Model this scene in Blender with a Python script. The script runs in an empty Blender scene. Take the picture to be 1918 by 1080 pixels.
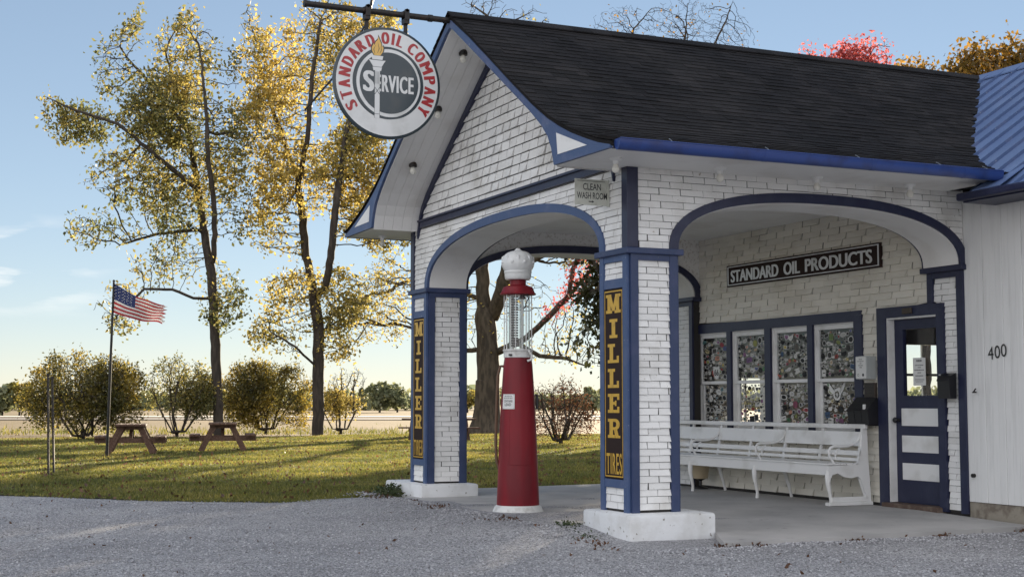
import bpy, bmesh, math, random
import numpy as np
from mathutils import Vector, Matrix
R = math.radians
rng = np.random.default_rng(7)
random.seed(7)
SC = bpy.context.scene
COL = SC.collection

# ------------------------------------------------------------------ camera, sky, sun, exposure
cam_d = bpy.data.cameras.new("camera")
cam = bpy.data.objects.new("camera", cam_d); COL.objects.link(cam)
cam.location = (12.0392, -6.7024, 1.2)
cam.rotation_euler = (R(90 + 4.541), 0, R(65.618))
cam_d.sensor_width = 36.0
cam_d.lens = 2668.76 / 1918 * 36.0
cam_d.clip_start, cam_d.clip_end = 0.1, 6000
SC.camera = cam

SUN_AZ, SUN_EL = R(141.0), R(11.5)           # azimuth counted from +X towards +Y
w = bpy.data.worlds.new("World"); SC.world = w; w.use_nodes = True
nt = w.node_tree; nt.nodes.clear()
wo = nt.nodes.new("ShaderNodeOutputWorld"); bg = nt.nodes.new("ShaderNodeBackground")
sky = nt.nodes.new("ShaderNodeTexSky"); sky.sky_type = 'NISHITA'; sky.sun_disc = False
sky.sun_elevation = SUN_EL; sky.sun_rotation = R(90) - SUN_AZ
sky.altitude = 200; sky.air_density = 0.8; sky.dust_density = 0.0; sky.ozone_density = 3.0
bg.inputs[1].default_value = 0.05
# thin fair-weather cloud wisps low in the sky, far left
tc = nt.nodes.new("ShaderNodeTexCoord"); mp = nt.nodes.new("ShaderNodeMapping")
mp.inputs['Scale'].default_value = (9, 9, 42)
nz = nt.nodes.new("ShaderNodeTexNoise"); nz.inputs['Scale'].default_value = 1.6; nz.inputs['Detail'].default_value = 5
rp = nt.nodes.new("ShaderNodeValToRGB"); rp.color_ramp.elements[0].position = 0.50; rp.color_ramp.elements[1].position = 0.66
sx = nt.nodes.new("ShaderNodeSeparateXYZ")
mr = nt.nodes.new("ShaderNodeMapRange"); mr.inputs[1].default_value = 0.055; mr.inputs[2].default_value = 0.075
mr2 = nt.nodes.new("ShaderNodeMapRange"); mr2.inputs[1].default_value = 0.125; mr2.inputs[2].default_value = 0.10
mr3 = nt.nodes.new("ShaderNodeMapRange"); mr3.inputs[1].default_value = 0.16; mr3.inputs[2].default_value = 0.09
def wmath(a, b, op='MULTIPLY'):
    m = nt.nodes.new("ShaderNodeMath"); m.operation = op
    for i, s in enumerate((a, b)):
        if isinstance(s, (int, float)): m.inputs[i].default_value = s
        else: nt.links.new(s, m.inputs[i])
    return m.outputs[0]
nt.links.new(tc.outputs['Generated'], mp.inputs[0]); nt.links.new(mp.outputs[0], nz.inputs['Vector'])
nt.links.new(nz.outputs[0], rp.inputs[0]); nt.links.new(tc.outputs['Generated'], sx.inputs[0])
nt.links.new(sx.outputs[2], mr.inputs[0]); nt.links.new(sx.outputs[2], mr2.inputs[0]); nt.links.new(sx.outputs[1], mr3.inputs[0])
mask = wmath(wmath(rp.outputs[0], wmath(mr.outputs[0], mr2.outputs[0])), wmath(mr3.outputs[0], 0.8))
gm_ = nt.nodes.new("ShaderNodeGamma"); gm_.inputs[1].default_value = 0.62; nt.links.new(sky.outputs[0], gm_.inputs[0])   # softened sky contrast
sc_ = nt.nodes.new("ShaderNodeMix"); sc_.data_type = 'RGBA'; sc_.blend_type = 'MULTIPLY'; sc_.inputs[0].default_value = 1.0
nt.links.new(gm_.outputs[0], sc_.inputs[6]); sc_.inputs[7].default_value = (1.86, 1.70, 1.64, 1)
mx = nt.nodes.new("ShaderNodeMix"); mx.data_type = 'RGBA'
CLOUD = (8.0, 7.8, 7.4, 1)
mx.inputs[7].default_value = CLOUD
nt.links.new(mask, mx.inputs[0]); nt.links.new(sc_.outputs[2], mx.inputs[6])
# an unseen bright cloud bank added behind the camera to fill the shaded faces
vd = nt.nodes.new("ShaderNodeVectorMath"); vd.operation = 'DOT_PRODUCT'; vd.inputs[1].default_value = (0.80, -0.52, 0.30)
nt.links.new(tc.outputs['Generated'], vd.inputs[0])
m4 = nt.nodes.new("ShaderNodeMapRange"); m4.inputs[1].default_value = 0.05; m4.inputs[2].default_value = 0.45; nt.links.new(vd.outputs['Value'], m4.inputs[0])
nz2 = nt.nodes.new("ShaderNodeTexNoise"); nz2.inputs['Scale'].default_value = 2.6; nz2.inputs['Detail'].default_value = 6; nt.links.new(tc.outputs['Generated'], nz2.inputs['Vector'])
m5 = nt.nodes.new("ShaderNodeMapRange"); m5.inputs[1].default_value = 0.36; m5.inputs[2].default_value = 0.56; nt.links.new(nz2.outputs[0], m5.inputs[0])
mx2 = nt.nodes.new("ShaderNodeMix"); mx2.data_type = 'RGBA'; mx2.inputs[7].default_value = (11.8, 11.7, 12.0, 1)
nt.links.new(wmath(m4.outputs[0], m5.outputs[0]), mx2.inputs[0]); nt.links.new(mx.outputs[2], mx2.inputs[6]); mx = mx2
nt.links.new(mx.outputs[2], bg.inputs[0]); nt.links.new(bg.outputs[0], wo.inputs[0])

sun_d = bpy.data.lights.new("sun", 'SUN'); sun = bpy.data.objects.new("sun", sun_d); COL.objects.link(sun)
sun_d.energy = 5.0; sun_d.angle = R(0.5); sun_d.color = (1.0, 0.84, 0.62)
sd = Vector((math.cos(SUN_AZ) * math.cos(SUN_EL), math.sin(SUN_AZ) * math.cos(SUN_EL), math.sin(SUN_EL)))
sun.rotation_euler = sd.to_track_quat('Z', 'Y').to_euler()
SC.view_settings.view_transform = 'Standard'; SC.view_settings.look = 'None'
SC.view_settings.exposure = 1.62; SC.view_settings.gamma = 1.0
SC.render.engine = 'CYCLES'
SC.cycles.max_bounces = 8; SC.cycles.diffuse_bounces = 4; SC.cycles.transparent_max_bounces = 12
SC.cycles.use_denoising = True

FW = np.array([math.sin(R(-65.618)), math.cos(R(-65.618)), 0.0]); RT = np.array([FW[1], -FW[0], 0.0])
CAMP = np.array([12.0392, -6.7024, 0.0])
def dl(dep, lat, z=0.0):                      # a ground position so far away and so far to the right of the camera
    p = CAMP + FW * dep + RT * lat
    return np.array([p[0], p[1], z])

# ------------------------------------------------------------------ mesh helpers
class MB:
    def __init__(s): s.v = []; s.f = []; s.m = []; s.cur = 0
    def add(s, vs, fs):
        o = len(s.v); s.v += [tuple(map(float, p)) for p in vs]
        for f in fs: s.f.append([i + o for i in f]); s.m.append(s.cur)
        return s
    def hexa(s, p):                           # 8 points: bottom 0-3, top 4-7
        return s.add(p, [(3, 2, 1, 0), (4, 5, 6, 7), (0, 1, 5, 4), (1, 2, 6, 5), (2, 3, 7, 6), (3, 0, 4, 7)])
    def box(s, a, b):
        x0, y0, z0 = a; x1, y1, z1 = b
        return s.hexa([(x0, y0, z0), (x1, y0, z0), (x1, y1, z0), (x0, y1, z0), (x0, y0, z1), (x1, y0, z1), (x1, y1, z1), (x0, y1, z1)])
    def bbox(s, a, b, r=0.01):                # box with chamfered edges
        bm = bmesh.new(); bmesh.ops.create_cube(bm, size=1.0)
        a = Vector(a); b = Vector(b)
        for q in bm.verts: q.co = Vector(((a[i] + b[i]) / 2 + q.co[i] * (b[i] - a[i]) for i in range(3)))
        bmesh.ops.bevel(bm, geom=bm.edges[:], offset=r, segments=2, profile=0.5, affect='EDGES')
        bm.verts.index_update()
        s.add([q.co for q in bm.verts], [[q.index for q in f.verts] for f in bm.faces]); bm.free()
        return s
    def bar(s, p, q, wd, ht, up=(0, 0, 1)):   # rectangular bar from p to q
        p = Vector(p); q = Vector(q); d = (q - p).normalized(); u = Vector(up)
        if abs(d.dot(u)) > .99: u = Vector((0, 1, 0))
        sd_ = d.cross(u).normalized(); u = sd_.cross(d).normalized()
        a = sd_ * wd / 2; b = u * ht / 2
        return s.hexa([p - a - b, p + a - b, p + a + b, p - a + b, q - a - b, q + a - b, q + a + b, q - a + b])
    def prism(s, pts, P0, U, V, N, d0, d1):   # 2-D outline extruded along N from d0 to d1
        P0, U, V, N = map(Vector, (P0, U, V, N)); n = len(pts)
        a = [P0 + U * x + V * y + N * d0 for x, y in pts]; b = [P0 + U * x + V * y + N * d1 for x, y in pts]
        return s.add(a + b, [list(range(n))[::-1], list(range(n, 2 * n))] + [(i, (i + 1) % n, n + (i + 1) % n, n + i) for i in range(n)])
    def strip(s, A, B, P0, U, V, N, d0, d1):  # band between two 2-D polylines of equal length, extruded
        P0, U, V, N = map(Vector, (P0, U, V, N)); n = len(A)
        g = lambda q, d: [P0 + U * x + V * y + N * d for x, y in q]
        fs = []
        for i in range(n - 1):
            j = i + 1
            fs += [(i, j, n + j, n + i), (2 * n + i, 3 * n + i, 3 * n + j, 2 * n + j), (i, 2 * n + i, 2 * n + j, j), (n + i, n + j, 3 * n + j, 3 * n + i)]
        fs += [(0, n, 3 * n, 2 * n), (n - 1, 3 * n - 1, 4 * n - 1, 2 * n - 1)]
        return s.add(g(A, d0) + g(B, d0) + g(A, d1) + g(B, d1), fs)
    def tube(s, pts, rad, n=8, cap=True):
        pts = [Vector(p) for p in pts]; k = len(pts)
        rad = [rad] * k if isinstance(rad, (int, float)) else rad
        o = len(s.v); prev = None
        for i, p in enumerate(pts):
            d = (pts[min(i + 1, k - 1)] - pts[max(i - 1, 0)]).normalized()
            if prev is None: prev = d.orthogonal().normalized()
            a = (prev - d * prev.dot(d)); a = a.normalized() if a.length > 1e-6 else d.orthogonal().normalized()
            prev = a; b = d.cross(a)
            for j in range(n):
                t = 2 * math.pi * j / n; q = p + (a * math.cos(t) + b * math.sin(t)) * rad[i]; s.v.append(tuple(q))
        for i in range(k - 1):
            for j in range(n):
                s.f.append([o + i * n + j, o + i * n + (j + 1) % n, o + (i + 1) * n + (j + 1) % n, o + (i + 1) * n + j]); s.m.append(s.cur)
        if cap:
            s.f.append([o + j for j in range(n)][::-1]); s.m.append(s.cur)
            s.f.append([o + (k - 1) * n + j for j in range(n)]); s.m.append(s.cur)
        return s
    def lathe(s, prof, c, n=32, mod=None):    # prof: (radius, z) pairs
        o = len(s.v); k = len(prof)
        for i, (r, z) in enumerate(prof):
            for j in range(n):
                t = 2 * math.pi * j / n; rr = r * (mod(t, z) if mod else 1)
                s.v.append((c[0] + rr * math.cos(t), c[1] + rr * math.sin(t), c[2] + z))
        for i in range(k - 1):
            for j in range(n):
                s.f.append([o + i * n + j, o + i * n + (j + 1) % n, o + (i + 1) * n + (j + 1) % n, o + (i + 1) * n + j]); s.m.append(s.cur)
        s.f.append([o + j for j in range(n)][::-1]); s.m.append(s.cur)
        s.f.append([o + (k - 1) * n + j for j in range(n)]); s.m.append(s.cur)
        return s
    def disc(s, P0, U, V, N, r0, r1, d, n=64, a0=0, a1=2 * math.pi):
        P0, U, V, N = map(Vector, (P0, U, V, N)); full = abs(a1 - a0 - 2 * math.pi) < 1e-6
        ring = lambda r: [P0 + U * (r * math.cos(a0 + (a1 - a0) * i / n)) + V * (r * math.sin(a0 + (a1 - a0) * i / n)) + N * d for i in range(n if full else n + 1)]
        b = ring(r1); k = len(b)
        if r0 <= 0: return s.add(b, [list(range(k))])
        return s.add(ring(r0) + b, [(i, k + i, k + (i + 1) % k, (i + 1) % k) for i in range(k if full else k - 1)])
    def build(s, name, mat, parent=None, loc=None, smooth=False, ang=40):
        me = bpy.data.meshes.new(name); base = Vector((0, 0, 0))
        if loc is not None: base = Vector(loc)
        elif parent is not None: base = wpos(parent)
        me.from_pydata([(x - base[0], y - base[1], z - base[2]) for x, y, z in s.v], [], s.f)
        mats = mat if isinstance(mat, (list, tuple)) else [mat]
        for q in mats: me.materials.append(q)
        if len(mats) > 1: me.polygons.foreach_set("material_index", s.m)
        if smooth:
            me.polygons.foreach_set("use_smooth", [True] * len(me.polygons)); me.set_sharp_from_angle(angle=R(ang))
        o = bpy.data.objects.new(name, me); COL.objects.link(o)
        if parent is not None: o.parent = parent
        elif loc is not None: o.location = loc
        return o

def wpos(o):
    p = Vector((0, 0, 0))
    while o is not None: p += o.location; o = o.parent
    return p
def npmesh(name, V, F, mat, parent=None, loc=None, smooth=False):
    """big meshes straight from numpy arrays (F: m x k)"""
    base = np.array(loc if loc is not None else (wpos(parent) if parent is not None else (0, 0, 0)), float)
    me = bpy.data.meshes.new(name); V = np.asarray(V, np.float32) - base.astype(np.float32); F = np.asarray(F, np.int32); m, k = F.shape
    me.vertices.add(len(V)); me.vertices.foreach_set("co", V.ravel())
    me.loops.add(m * k); me.loops.foreach_set("vertex_index", F.ravel())
    me.polygons.add(m); me.polygons.foreach_set("loop_start", np.arange(0, m * k, k, dtype=np.int32))
    try: me.polygons.foreach_set("loop_total", np.full(m, k, np.int32))
    except Exception: pass
    if smooth: me.polygons.foreach_set("use_smooth", np.ones(m, bool))
    me.materials.append(mat); me.update(calc_edges=True)
    o = bpy.data.objects.new(name, me); COL.objects.link(o)
    if parent is not None: o.parent = parent
    elif loc is not None: o.location = loc
    return o
def thing(name, label, cat, loc=(0, 0, 0), group=None):
    o = bpy.data.objects.new(name, None); COL.objects.link(o); o.location = loc; o.empty_display_size = .2
    o['label'] = label; o['category'] = cat
    if group: o['group'] = group
    return o
def tag(o, label=None, cat=None, group=None, kind=None):
    for k, v in (('label', label), ('category', cat), ('group', group), ('kind', kind)):
        if v: o[k] = v
    return o
def dup(o, parent=None):
    c = o.copy(); COL.objects.link(c); c.parent = parent
    for ch in list(o.children): dup(ch, c)
    return c
def text2d(body, h, xs=1.0, bold=0.0, spacing=1.0):
    """lettering as flat polygons: verts (x right, y up) starting at 0,0 and scaled to height h"""
    cu = bpy.data.curves.new("t", 'FONT'); cu.body = body; cu.offset = bold; cu.space_character = spacing; cu.resolution_u = 4
    ob = bpy.data.objects.new("t", cu); COL.objects.link(ob)
    me = ob.to_mesh(); v = np.array([q.co[:2] for q in me.vertices]); f = [list(p.vertices) for p in me.polygons]
    ob.to_mesh_clear(); bpy.data.objects.remove(ob); bpy.data.curves.remove(cu)
    lo = v.min(0); hi = v.max(0); sc = h / (hi[1] - lo[1])
    v = (v - lo) * sc * np.array([xs, 1.0]); return v, f, v[:, 0].max()
def put_text(mb, body, P0, U, V, h, width=None, xs=1.0, bold=0.02, align='c', rot=0.0, N=None, d=0.0, spacing=1.0, fat=0.0):
    v, f, wd = text2d(body, h, xs, bold, spacing)
    if width: v[:, 0] *= width / wd; wd = width
    off = {'c': -wd / 2, 'l': 0, 'r': -wd}[align]
    P0, U, V = Vector(P0), Vector(U), Vector(V); c, s_ = math.cos(rot), math.sin(rot)
    if N is not None: P0 = P0 + Vector(N) * d
    Nn = U.cross(V)
    for k_, sh in enumerate([0.0] if not fat else [-1.0, -.33, .33, 1.0]):
        pts = []
        for x, y in v:
            x = (x * (1 - 2 * fat * h / wd) if fat else x) + off + (fat * h if fat else 0) + sh * fat * h; yy = y - h / 2
            pts.append(P0 + U * (x * c - yy * s_) + V * (x * s_ + yy * c) + Nn * (k_ * 3e-5))
        mb.add(pts, f)

# ------------------------------------------------------------------ materials
def mk(name, col, rough=.6, metal=0.0, var=0.0, col2=None, nscale=4.0, lo=.45, hi=.6, amt=1.0, bump=0.0, bscale=40.0, spec=None,
       stretch=None, col3=None, n3=30.0, lo3=.6, hi3=.68, hue=0.0, detail=4.0):
    m = bpy.data.materials.new(name); m.use_nodes = True; n = m.node_tree.nodes; L = m.node_tree.links
    b = n["Principled BSDF"]; b.inputs['Roughness'].default_value = rough; b.inputs['Metallic'].default_value = metal
    if spec is not None: b.inputs['Specular IOR Level'].default_value = spec
    t = n.new("ShaderNodeTexCoord"); vec = t.outputs['Object']
    if stretch:
        mpn = n.new("ShaderNodeMapping"); mpn.inputs['Scale'].default_value = stretch; L.new(vec, mpn.inputs[0]); vec = mpn.outputs[0]
    rgb = n.new("ShaderNodeRGB"); rgb.outputs[0].default_value = (*col, 1); cur = rgb.outputs[0]
    def noise_mix(cur, c2, sc, l, h, am):
        z = n.new("ShaderNodeTexNoise"); z.inputs['Scale'].default_value = sc; z.inputs['Detail'].default_value = detail; L.new(vec, z.inputs['Vector'])
        mr_ = n.new("ShaderNodeMapRange"); mr_.inputs[1].default_value = l; mr_.inputs[2].default_value = h; mr_.inputs[4].default_value = am
        L.new(z.outputs[0], mr_.inputs[0]); x = n.new("ShaderNodeMix"); x.data_type = 'RGBA'
        L.new(mr_.outputs[0], x.inputs[0]); L.new(cur, x.inputs[6]); x.inputs[7].default_value = (*c2, 1); return x.outputs[2]
    if col2: cur = noise_mix(cur, col2, nscale, lo, hi, amt)
    if col3: cur = noise_mix(cur, col3, n3, lo3, hi3, 1.0)
    if var or hue:
        g = n.new("ShaderNodeNewGeometry"); hs = n.new("ShaderNodeHueSaturation")
        mr_ = n.new("ShaderNodeMapRange"); mr_.inputs[3].default_value = 1 - var; mr_.inputs[4].default_value = 1 + var
        L.new(g.outputs['Random Per Island'], mr_.inputs[0]); L.new(mr_.outputs[0], hs.inputs['Value']); L.new(cur, hs.inputs['Color'])
        if hue:
            mu = n.new("ShaderNodeMath"); mu.operation = 'MULTIPLY'; mu.inputs[1].default_value = 37.7; L.new(g.outputs['Random Per Island'], mu.inputs[0])
            fr = n.new("ShaderNodeMath"); fr.operation = 'FRACT'; L.new(mu.outputs[0], fr.inputs[0])
            m2 = n.new("ShaderNodeMapRange"); m2.inputs[3].default_value = .5 - hue; m2.inputs[4].default_value = .5 + hue
            L.new(fr.outputs[0], m2.inputs[0]); L.new(m2.outputs[0], hs.inputs['Hue'])
        cur = hs.outputs[0]
    L.new(cur, b.inputs['Base Color'])
    if bump:
        z = n.new("ShaderNodeTexNoise"); z.inputs['Scale'].default_value = bscale; z.inputs['Detail'].default_value = 5; L.new(vec, z.inputs['Vector'])
        bp = n.new("ShaderNodeBump"); bp.inputs['Strength'].default_value = bump; bp.inputs['Distance'].default_value = .02
        L.new(z.outputs[0], bp.inputs['Height']); L.new(bp.outputs[0], b.inputs['Normal'])
    return m
def leaf_mat(name, stops, trans=.45, vlo=.55, vhi=1.25, nscale=.35):
    """foliage: every leaf its own tint out of a ramp, clumps of like tint through the crown"""
    m = bpy.data.materials.new(name); m.use_nodes = True; n = m.node_tree.nodes; L = m.node_tree.links; n.clear()
    out = n.new("ShaderNodeOutputMaterial"); g = n.new("ShaderNodeNewGeometry"); t = n.new("ShaderNodeTexCoord")
    z = n.new("ShaderNodeTexNoise"); z.inputs['Scale'].default_value = nscale; z.inputs['Detail'].default_value = 2; L.new(t.outputs['Object'], z.inputs['Vector'])
    a = n.new("ShaderNodeMapRange"); a.inputs[1].default_value = .3; a.inputs[2].default_value = .7; L.new(z.outputs[0], a.inputs[0])
    mxn = n.new("ShaderNodeMix"); mxn.inputs[0].default_value = .45; L.new(a.outputs[0], mxn.inputs[2]); L.new(g.outputs['Random Per Island'], mxn.inputs[3])
    r = n.new("ShaderNodeValToRGB"); e = r.color_ramp.elements
    while len(e) < len(stops): e.new(.5)
    for i, (p, c) in enumerate(stops): e[i].position = p; e[i].color = (*c, 1)
    L.new(mxn.outputs[0], r.inputs[0])
    mu = n.new("ShaderNodeMath"); mu.operation = 'MULTIPLY'; mu.inputs[1].default_value = 91.3; L.new(g.outputs['Random Per Island'], mu.inputs[0])
    fr = n.new("ShaderNodeMath"); fr.operation = 'FRACT'; L.new(mu.outputs[0], fr.inputs[0])
    v = n.new("ShaderNodeMapRange"); v.inputs[3].default_value = vlo; v.inputs[4].default_value = vhi; L.new(fr.outputs[0], v.inputs[0])
    hs = n.new("ShaderNodeHueSaturation"); L.new(r.outputs[0], hs.inputs['Color']); L.new(v.outputs[0], hs.inputs['Value'])
    d = n.new("ShaderNodeBsdfDiffuse"); tr = n.new("ShaderNodeBsdfTranslucent"); gl = n.new("ShaderNodeBsdfGlossy"); gl.inputs['Roughness'].default_value = .45
    s1 = n.new("ShaderNodeMixShader"); s1.inputs[0].default_value = trans; s2 = n.new("ShaderNodeMixShader"); s2.inputs[0].default_value = .04
    L.new(hs.outputs[0], d.inputs[0]); L.new(hs.outputs[0], tr.inputs[0])
    L.new(d.outputs[0], s1.inputs[1]); L.new(tr.outputs[0], s1.inputs[2]); L.new(s1.outputs[0], s2.inputs[1]); L.new(gl.outputs[0], s2.inputs[2])
    L.new(s2.outputs[0], out.inputs[0]); return m
def glass_mat(name, tint=(1, 1, 1), refl=.12, rough=.02):
    m = bpy.data.materials.new(name); m.use_nodes = True; n = m.node_tree.nodes; L = m.node_tree.links; n.clear()
    out = n.new("ShaderNodeOutputMaterial"); t = n.new("ShaderNodeBsdfTransparent"); t.inputs[0].default_value = (*tint, 1)
    g = n.new("ShaderNodeBsdfGlossy"); g.inputs['Roughness'].default_value = rough
    lw = n.new("ShaderNodeLayerWeight"); lw.inputs[0].default_value = .5
    pw = n.new("ShaderNodeMath"); pw.operation = 'POWER'; pw.inputs[1].default_value = 4.0; L.new(lw.outputs['Facing'], pw.inputs[0])
    fr = n.new("ShaderNodeMath"); fr.operation = 'MULTIPLY_ADD'; fr.inputs[1].default_value = .5; fr.inputs[2].default_value = .03; L.new(pw.outputs[0], fr.inputs[0])
    s = n.new("ShaderNodeMixShader"); L.new(fr.outputs[0], s.inputs[0]); L.new(t.outputs[0], s.inputs[1]); L.new(g.outputs[0], s.inputs[2]); L.new(s.outputs[0], out.inputs[0])
    return m

M = {}
M['shingle'] = mk("white_painted_shingle", (.80, .795, .78), .62, var=.06, col2=(.60, .585, .55), nscale=2.2, lo=.5, hi=.75, bump=.25, bscale=55, stretch=(1, 1, 1), col3=(.42, .38, .32), n3=23, lo3=.70, hi3=.76)
M['shingle_gap'] = mk("dark_sheathing", (.035, .032, .03), .9)
M['white'] = mk("white_paint", (.78, .78, .77), .5, col2=(.58, .57, .54), nscale=3, lo=.5, hi=.75, bump=.12, bscale=60)
M['white_board'] = mk("weathered_white_boards", (.77, .76, .74), .6, col2=(.52, .49, .45), nscale=5, lo=.52, hi=.7, bump=.2, bscale=30, stretch=(.6, 6, 6), col3=(.42, .37, .32), n3=2.5, lo3=.77, hi3=.81)
M['soffit'] = mk("soffit_paint", (.76, .75, .73), .6, col2=(.66, .64, .61), nscale=2, lo=.5, hi=.7, bump=.1, bscale=20)
M['navy'] = mk("navy_paint", (.0125, .016, .050), .42, col2=(.020, .025, .062), nscale=6, lo=.45, hi=.65, bump=.08, bscale=50, col3=(.10, .10, .13), n3=45, lo3=.72, hi3=.76)
M['blue'] = mk("faded_blue_paint", (.050, .088, .195), .5, col2=(.085, .115, .22), nscale=5, lo=.5, hi=.7, bump=.12, bscale=45, col3=(.32, .33, .36), n3=30, lo3=.69, hi3=.74)
M['midblue'] = mk("shaded_blue_paint", (.025, .043, .110), .45, col2=(.04, .055, .13), nscale=5, lo=.5, hi=.7, bump=.12, bscale=45, col3=(.2, .2, .22), n3=34, lo3=.71, hi3=.75)  # darker copy of the trim blue, side-face shade mixed into the colour
M['shingle_in'] = mk("canopy_shaded_shingle", (.75, .72, .64), .65, var=.07, col2=(.66, .62, .53), nscale=2.0, lo=.45, hi=.72, bump=.25, bscale=55)  # warmer, darker copy of the white shingle; under-canopy shade put into the colour
M['gutter'] = mk("cobalt_gutter_paint", (.024, .054, .205), .28, col2=(.022, .032, .11), nscale=3, lo=.5, hi=.7)
M['roof'] = mk("charcoal_asphalt_shingle", (.0105, .0096, .0105), .9, var=.42, spec=.25, col2=(.021, .019, .019), nscale=.9, lo=.4, hi=.65, bump=.5, bscale=220, detail=6)
M['metal_roof'] = mk("blue_standing_seam_metal", (.115, .175, .34), .5, .2, var=.06, col2=(.15, .215, .38), nscale=1.5, lo=.45, hi=.7, bump=.05, bscale=6)
M['concrete'] = mk("worn_concrete", (.42, .41, .40), .8, col2=(.33, .325, .32), nscale=1.1, lo=.42, hi=.62, bump=.15, bscale=60, col3=(.24, .235, .23), n3=7, lo3=.64, hi3=.72, detail=8)
M['foundation'] = mk("old_foundation_concrete", (.30, .27, .22), .9, col2=(.18, .15, .12), nscale=9, lo=.45, hi=.65, bump=.6, bscale=25)
M['plinth'] = mk("whitewashed_concrete", (.72, .73, .74), .7, col2=(.60, .60, .59), nscale=5, lo=.45, hi=.7, bump=.3, bscale=26, col3=(.27, .25, .22), n3=17, lo3=.66, hi3=.70, detail=7)
M['siding'] = mk("white_vertical_siding", (.76, .76, .75), .55, var=.02, col2=(.66, .66, .65), nscale=2.5, lo=.5, hi=.75, bump=.06, bscale=30, stretch=(6, 6, .5))
M['black'] = mk("black_enamel", (.012, .012, .014), .4)
M['iron'] = mk("dark_iron", (.02, .018, .017), .5, .3, col2=(.05, .03, .02), nscale=20, lo=.5, hi=.7)
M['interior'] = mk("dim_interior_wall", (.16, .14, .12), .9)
M['floor'] = mk("interior_floorboards", (.12, .09, .07), .7)
M['bulb'] = mk("milky_bulb_glass", (.75, .73, .66), .2)
M['glass'] = glass_mat("clear_glass", (.97, .98, .98))
M['pane_dark'] = mk('dark_pane_backing', (.03, .03, .03), .5)
M['sticker'] = leaf_mat("sticker_prints", [(0, (.015, .015, .017)), (.26, (.03, .03, .03)), (.36, (.10, .09, .08)), (.44, (.50, .50, .47)), (.72, (.62, .61, .58)), (.78, (.45, .36, .10)), (.84, (.10, .22, .10)), (.90, (.08, .13, .30)), (.95, (.42, .06, .05)), (1, (.55, .50, .35))], trans=.08, vlo=.75, vhi=1.2, nscale=60)
for n_ in M['sticker'].node_tree.nodes:          # every sticker its own print: no clump tint
    if n_.type == 'MIX': n_.inputs[0].default_value = 1.0
M['sticker_white'] = mk("sticker_border_white", (.64, .64, .62), .5, var=.2)
M['sticker_black'] = mk("sticker_ink", (.03, .03, .03), .5)
M['paper'] = mk("white_paper", (.70, .70, .68), .7)
M['ink'] = mk("printing_ink", (.03, .03, .035), .6)
M['redink'] = mk("red_sign_enamel", (.36, .02, .025), .35, col2=(.26, .02, .02), nscale=14, lo=.5, hi=.7)
M['signwhite'] = mk("porcelain_white", (.66, .67, .67), .22, col2=(.52, .53, .52), nscale=4, lo=.5, hi=.72)
M['signslate'] = mk("porcelain_slate", (.03, .045, .055), .22, col2=(.045, .055, .06), nscale=6, lo=.5, hi=.7)
M['flame'] = mk("flame_yellow", (.68, .42, .10), .3)
M['pumpred'] = mk("pump_red_paint", (.215, .011, .019), .42, spec=.3, col2=(.15, .012, .018), nscale=2.5, lo=.4, hi=.65, stretch=(3, 3, .6), bump=.04, bscale=12)
M['pumpwhite'] = mk("pump_white_paint", (.66, .66, .64), .4, col2=(.5, .49, .46), nscale=12, lo=.55, hi=.7)
M['milk'] = mk("milk_glass", (.74, .75, .74), .25, bump=.1, bscale=30)
M['steel'] = mk("dull_steel", (.45, .45, .44), .35, .8)
M['hose'] = mk("brown_rubber_hose", (.12, .065, .035), .6)
M['yellow'] = mk("sign_yellow", (.60, .36, .035), .4, col2=(.45, .26, .03), nscale=15, lo=.5, hi=.7)
M['brown'] = mk("sign_dark_brown", (.030, .018, .016), .65, spec=.15)
M['wash'] = mk("washroom_sign_cream", (.55, .56, .50), .4, col2=(.42, .42, .36), nscale=8, lo=.5, hi=.7, col3=(.2, .13, .08), n3=25, lo3=.72, hi3=.76)
M['grey'] = mk("grey_enamel_box", (.42, .44, .43), .45)
M['darkbrown'] = mk("brown_vent_paint", (.06, .045, .035), .6)
M['plastic'] = mk("black_plastic", (.014, .014, .017), .38)
M['wood'] = mk("redwood_stain", (.085, .042, .027), .75, col2=(.13, .075, .05), nscale=3, lo=.45, hi=.65, stretch=(8, 1, 8), bump=.2, bscale=12)
M['bark'] = mk("grey_brown_bark", (.060, .047, .037), .9, col2=(.032, .025, .020), nscale=9, lo=.4, hi=.6, stretch=(1, 1, .25), bump=1.0, bscale=9)
M['bark2'] = mk("pale_mossy_bark", (.095, .077, .055), .9, col2=(.045, .036, .026), nscale=7, lo=.4, hi=.6, stretch=(1, 1, .3), bump=1.0, bscale=7)
M['flagred'] = mk("flag_red", (.42, .035, .04), .8); M['flagwhite'] = mk("flag_white", (.72, .70, .68), .8); M['flagblue'] = mk("flag_blue", (.03, .045, .14), .8)
for k in ('flagred', 'flagwhite', 'flagblue'):     # thin cloth lets some light through
    q = M[k].node_tree; pb = q.nodes["Principled BSDF"]; tl = q.nodes.new("ShaderNodeBsdfTranslucent"); ms = q.nodes.new("ShaderNodeMixShader"); ms.inputs[0].default_value = .35
    tl.inputs[0].default_value = pb.inputs['Base Color'].links[0].from_node.outputs[0].default_value
    o_ = q.nodes["Material Output"]; q.links.new(pb.outputs[0], ms.inputs[1]); q.links.new(tl.outputs[0], ms.inputs[2]); q.links.new(ms.outputs[0], o_.inputs[0])
M['pot'] = mk("cream_plastic_pot", (.55, .45, .30), .5)
M['kick'] = mk("worn_wood_threshold", (.10, .065, .05), .8, col2=(.17, .13, .10), nscale=12, lo=.5, hi=.7)
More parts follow.
